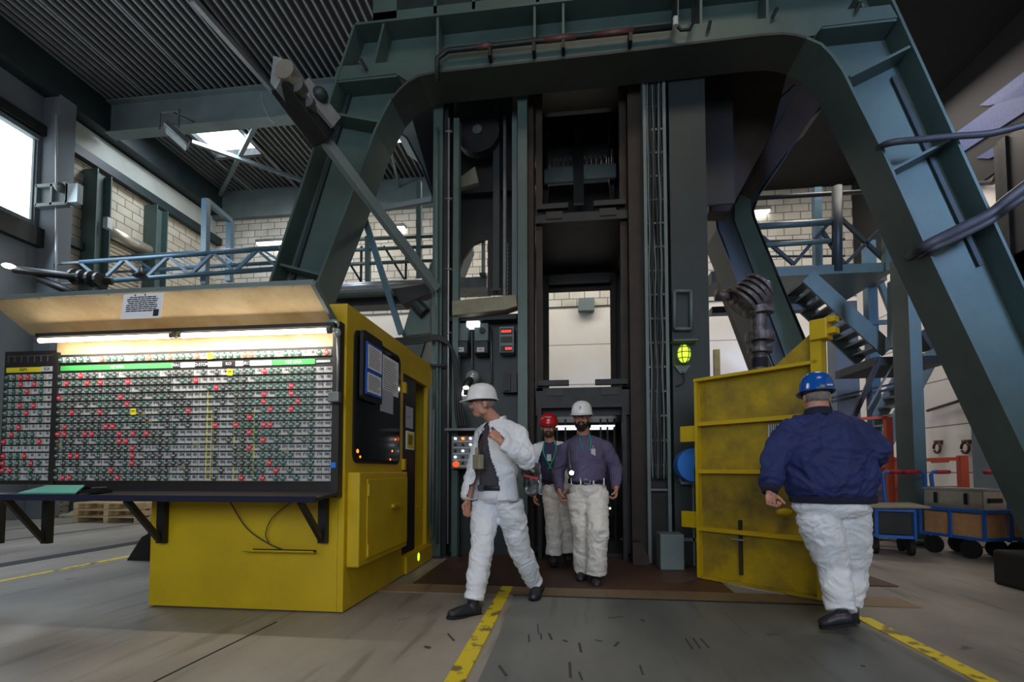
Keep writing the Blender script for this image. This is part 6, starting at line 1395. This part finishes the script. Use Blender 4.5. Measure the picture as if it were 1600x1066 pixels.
hose('shoulder_strap', [J['shR']+V((.03, .0, .075)), P(889, 705, Y=5.14), P(890, 722, Y=5.1), P(893, 738, Y=5.12)], .012, 'grey_bag', None, None, parent=t)
make_boot(t, J['anR'], P(912, 905, Y=5.50)+V((0, 0, .03)), P(906, 912, Y=5.22)); make_boot(t, J['anL'], P(932, 912, Y=5.28), P(932, 921, Y=5.02))

# ---- man with red helmet behind ----------------------------------------------------------
J = dict(pelvis=P(872, 765, Y=6.0), waist=P(870, 752, Y=6.0), neck=P(860, 690, Y=6.0), shR=P(839, 703, Y=6.02), shL=P(884, 702, Y=6.0),
         elR=P(833, 738, Y=6.05), wrR=P(835, 772, Y=5.9), elL=P(893, 735, Y=6.05), wrL=P(888, 765, Y=5.9),
         hipR=P(862, 770, Y=6.0), knR=P(865, 820, Y=5.95), anR=P(866, 868, Y=6.0), hipL=P(882, 770, Y=6.0), knL=P(888, 818, Y=6.05), anL=P(887, 862, Y=6.15))
t = person('bearded man in red helmet and open white jacket, half hidden by the striped shirt', V((J['pelvis'].x, 6.0, 0)))
fB = V((-.1, -1, 0)); fH = V((.05, -1, -.05)); ax = axes(fB); ah = axes(fH); hc = P(857, 669, Y=5.95)
b = MB(); head(b, hc, ah); b.tube([hc-ah[2]*.05-ah[1]*.02, J['neck']-Z*.03], [.058, .065], 14); inner_body(b, J)
hand(b, J['wrR'], V((.05, -.25, -.97)), V((.9, -.1, .1)), V((0, -1, 0)), .45); hand(b, J['wrL'], V((-.1, -.35, -.95)), V((-.9, -.1, .1)), V((0, -1, 0)), .6)
organic(b, .0055, 3, 'body', 'skin', t); face_parts(t, hc, ah); beard(t, 'beard_brown', hc, ah, .95)
hm = helmet(t, hc, ah, 'helmet_red', 1.0, .6); s, f, u = ah
b = MB(); b.box(*(hc+f*.142+u*.085-V((.014, .004, .012))), *(hc+f*.142+u*.085+V((.014, .002, .014)))); b.build('helmet_sticker', 'label_white', hm)
b = MB()
for q in (-.04, -.018, .004, .026): b.ell(hc+f*.123+u*.125+s*q, (.007, .004, .009), None, 8, 5)
b.build('helmet_dots', 'label_white', hm)
trousers(t, J, ax, 'cream_cloth', 1.0, .095, .115, .10, .175, .13, 21)
s, f, u = ax
b = MB(); ch = J['neck'].lerp(J['waist'], .5); b.tube([J['neck']-Z*.0, J['neck']-Z*.07, ch, J['waist']-Z*.03], [(.07, .065), (.16, .1), (.17, .13), (.165, .13)], 22, side=s); organic(b, .012, 4, 'shirt', 'blue_shirt', t, .012, (9, 9, 9), seed=22)
b = MB(); b.tube([J['neck']-Z*.015-f*.02, J['neck']-Z*.06-f*.01, J['neck']-Z*.17, ch, J['waist'], J['waist']-Z*.16], [(.085, .08), (.16, .105), (.2, .135), (.2, .15), (.2, .155), (.21, .16)], 24, side=s)
sleeve(b, J['shR'], J['elR'], J['wrR'], (.085, .08, .07, .06), .05, J['neck']); sleeve(b, J['shL'], J['elL'], J['wrL'], (.085, .08, .07, .06), .05, J['neck'])
organic(b, .011, 5, 'jacket', 'white_cloth', t, .022, (7, 7, 9), cut=lambda p: (p-J['neck']).dot(f) > .04 and abs((p-J['neck']).dot(s)) < .05+.12*min(1, max(0, J['neck'].z-p.z)/.35), solid=.007, seed=23)
b = MB(); b.tube([J['waist']+s*.18*math.cos(a)+f*.14*math.sin(a) for a in [i*math.pi/14 for i in range(29)]], (.006, .022), 8, side=f); b.build('belt', 'belt', t)
for q in (.07, -.06): hose('lanyard', [J['neck']+s*q+f*.06, J['neck']+s*q*1.1+f*.12-Z*.14, J['neck']+s*(.02-q*.3)+f*.15-Z*.34], .010, 'lanyard', None, None, parent=t)
b = MB(); p = J['neck']+f*.15-Z*.2; b.box(p.x-.02, p.y-.012, p.z-.04, p.x+.03, p.y-.002, p.z+.04); b.build('badge', 'label_white', t)
hose('lamp_cable', [J['neck']+f*.15-Z*.34, J['neck']+f*.16-Z*.42+s*.02, J['waist']+f*.15+s*.03], .01, 'cable', None, None, parent=t)
make_boot(t, J['anR'], P(867, 877, Y=6.1), P(864, 884, Y=5.86)); make_boot(t, J['anL'], P(887, 872, Y=6.28)+V((0, 0, .03)), P(888, 880, Y=6.02))

# ---- man in blue jacket seen from behind --------------------------------------------------
J = dict(pelvis=P(1300, 795, Y=3.95), waist=P(1300, 776, Y=3.95), neck=P(1278, 646, Y=3.95), shL=P(1236, 676, Y=3.95), shR=P(1326, 672, Y=3.98),
         elL=P(1209, 722, Y=3.92), wrL=P(1203, 768, Y=3.78), elR=P(1366, 703, Y=3.9), wrR=P(1362, 726, Y=4.14),
         hipL=P(1278, 808, Y=3.95), knL=P(1302, 888, Y=3.98), anL=P(1314, 958, Y=3.86), hipR=P(1325, 808, Y=3.97), knR=P(1333, 885, Y=4.12), anR=P(1325, 950, Y=4.08))
t = person('heavy man in dark blue jacket and blue helmet seen from behind', V((J['pelvis'].x, 3.95, 0)))
fB = V((.10, 1, 0)); fH = V((.16, 1, -.05)); ax = axes(fB); ah = axes(fH); hc = P(1276, 621, Y=3.98)
b = MB(); head(b, hc, ah, 1.04, 1.08); b.tube([hc-ah[2]*.04-ah[1]*.02, J['neck']-Z*.05], [.072, .085], 14); inner_body(b, J)
hand(b, J['wrL'], V((.05, -.05, -.99)), V((.3, -.9, 0)), V((.7, .5, 0)), 1.1, 1.05); hand(b, J['wrR'], V((-.2, .9, .1)), V((-.9, -.1, .1)), V((0, 0, 1)), .8)
organic(b, .005, 3, 'body', 'skin', t); face_parts(t, hc, ah)
s, f, u = ah
b = MB(); b.ell(hc-f*.02+u*.01, (.085, .1, .075), ah, 20, 12); organic(b, .006, 1, 'hair', 'hair_grey', t, .003, (60, 60, 60), cut=lambda p: (p-hc).dot(f) > .03)
hm = helmet(t, hc, ah, 'helmet_blue', 1.07, 1.0)
b = MB(); b.box(*(hc-f*.142+u*.05+V((-.016, -.004, -.004))), *(hc-f*.142+u*.05+V((.016, .006, .016)))); b.build('helmet_clip', 'tarp', hm)
b = MB(); b.box(*(hc-f*.13+u*.06+V((.03, -.012, 0))), *(hc-f*.13+u*.06+V((.07, .006, .012)))); b.build('helmet_sticker', 'label_white', hm)
trousers(t, J, ax, 'white_cloth', 1.0, .09, .150, .108, .27, .185, 31)
s, f, u = ax
b = MB(); ch = J['neck'].lerp(J['waist'], .5)
b.tube([J['neck']+Z*.01, J['neck']-Z*.03, J['neck']-Z*.09, J['neck']-Z*.22, ch-Z*.05, J['waist']+Z*.10, J['waist']], [(.085, .085), (.15, .12), (.235, .15), (.285, .185), (.315, .21), (.32, .22), (.285, .195)], 28, side=s)
sleeve(b, J['shL'], J['elL'], J['wrL'], (.115, .1, .085, .06), .03, J['neck']); sleeve(b, J['shR'], J['elR'], J['wrR'], (.12, .11, .09, .065), .03, J['neck'])
organic(b, .010, 5, 'jacket', 'navy_cloth', t, .030, (6, 6, 8), seed=33)
b = MB(); b.tube([J['waist']-Z*.045, J['waist']+Z*.01], [(.288, .198), (.292, .2)], 30, side=s); organic(b, .010, 2, 'waistband', 'navy_rib', t)
b = MB(); b.tube([J['neck']-Z*.03-f*.01, J['neck']+Z*.035-f*.0], [(.098, .096), (.088, .088)], 24, side=s); organic(b, .008, 2, 'collar', 'navy_rib', t)
for q in 'LR': b = MB(); d = (J['wr'+q]-J['el'+q]).normalized(); b.tube([J['wr'+q]-d*.04, J['wr'+q]+d*.01], [.058, .052], 16); b.build('cuff', 'navy_rib', t, smooth=True)
make_boot(t, J['anL'], P(1335, 990, Y=3.80)+V((0, 0, .06)), P(1282, 985, Y=3.85)+V((0, 0, .012)), 1.05)
make_boot(t, J['anR'], P(1334, 974, Y=3.98), P(1326, 956, Y=4.22))
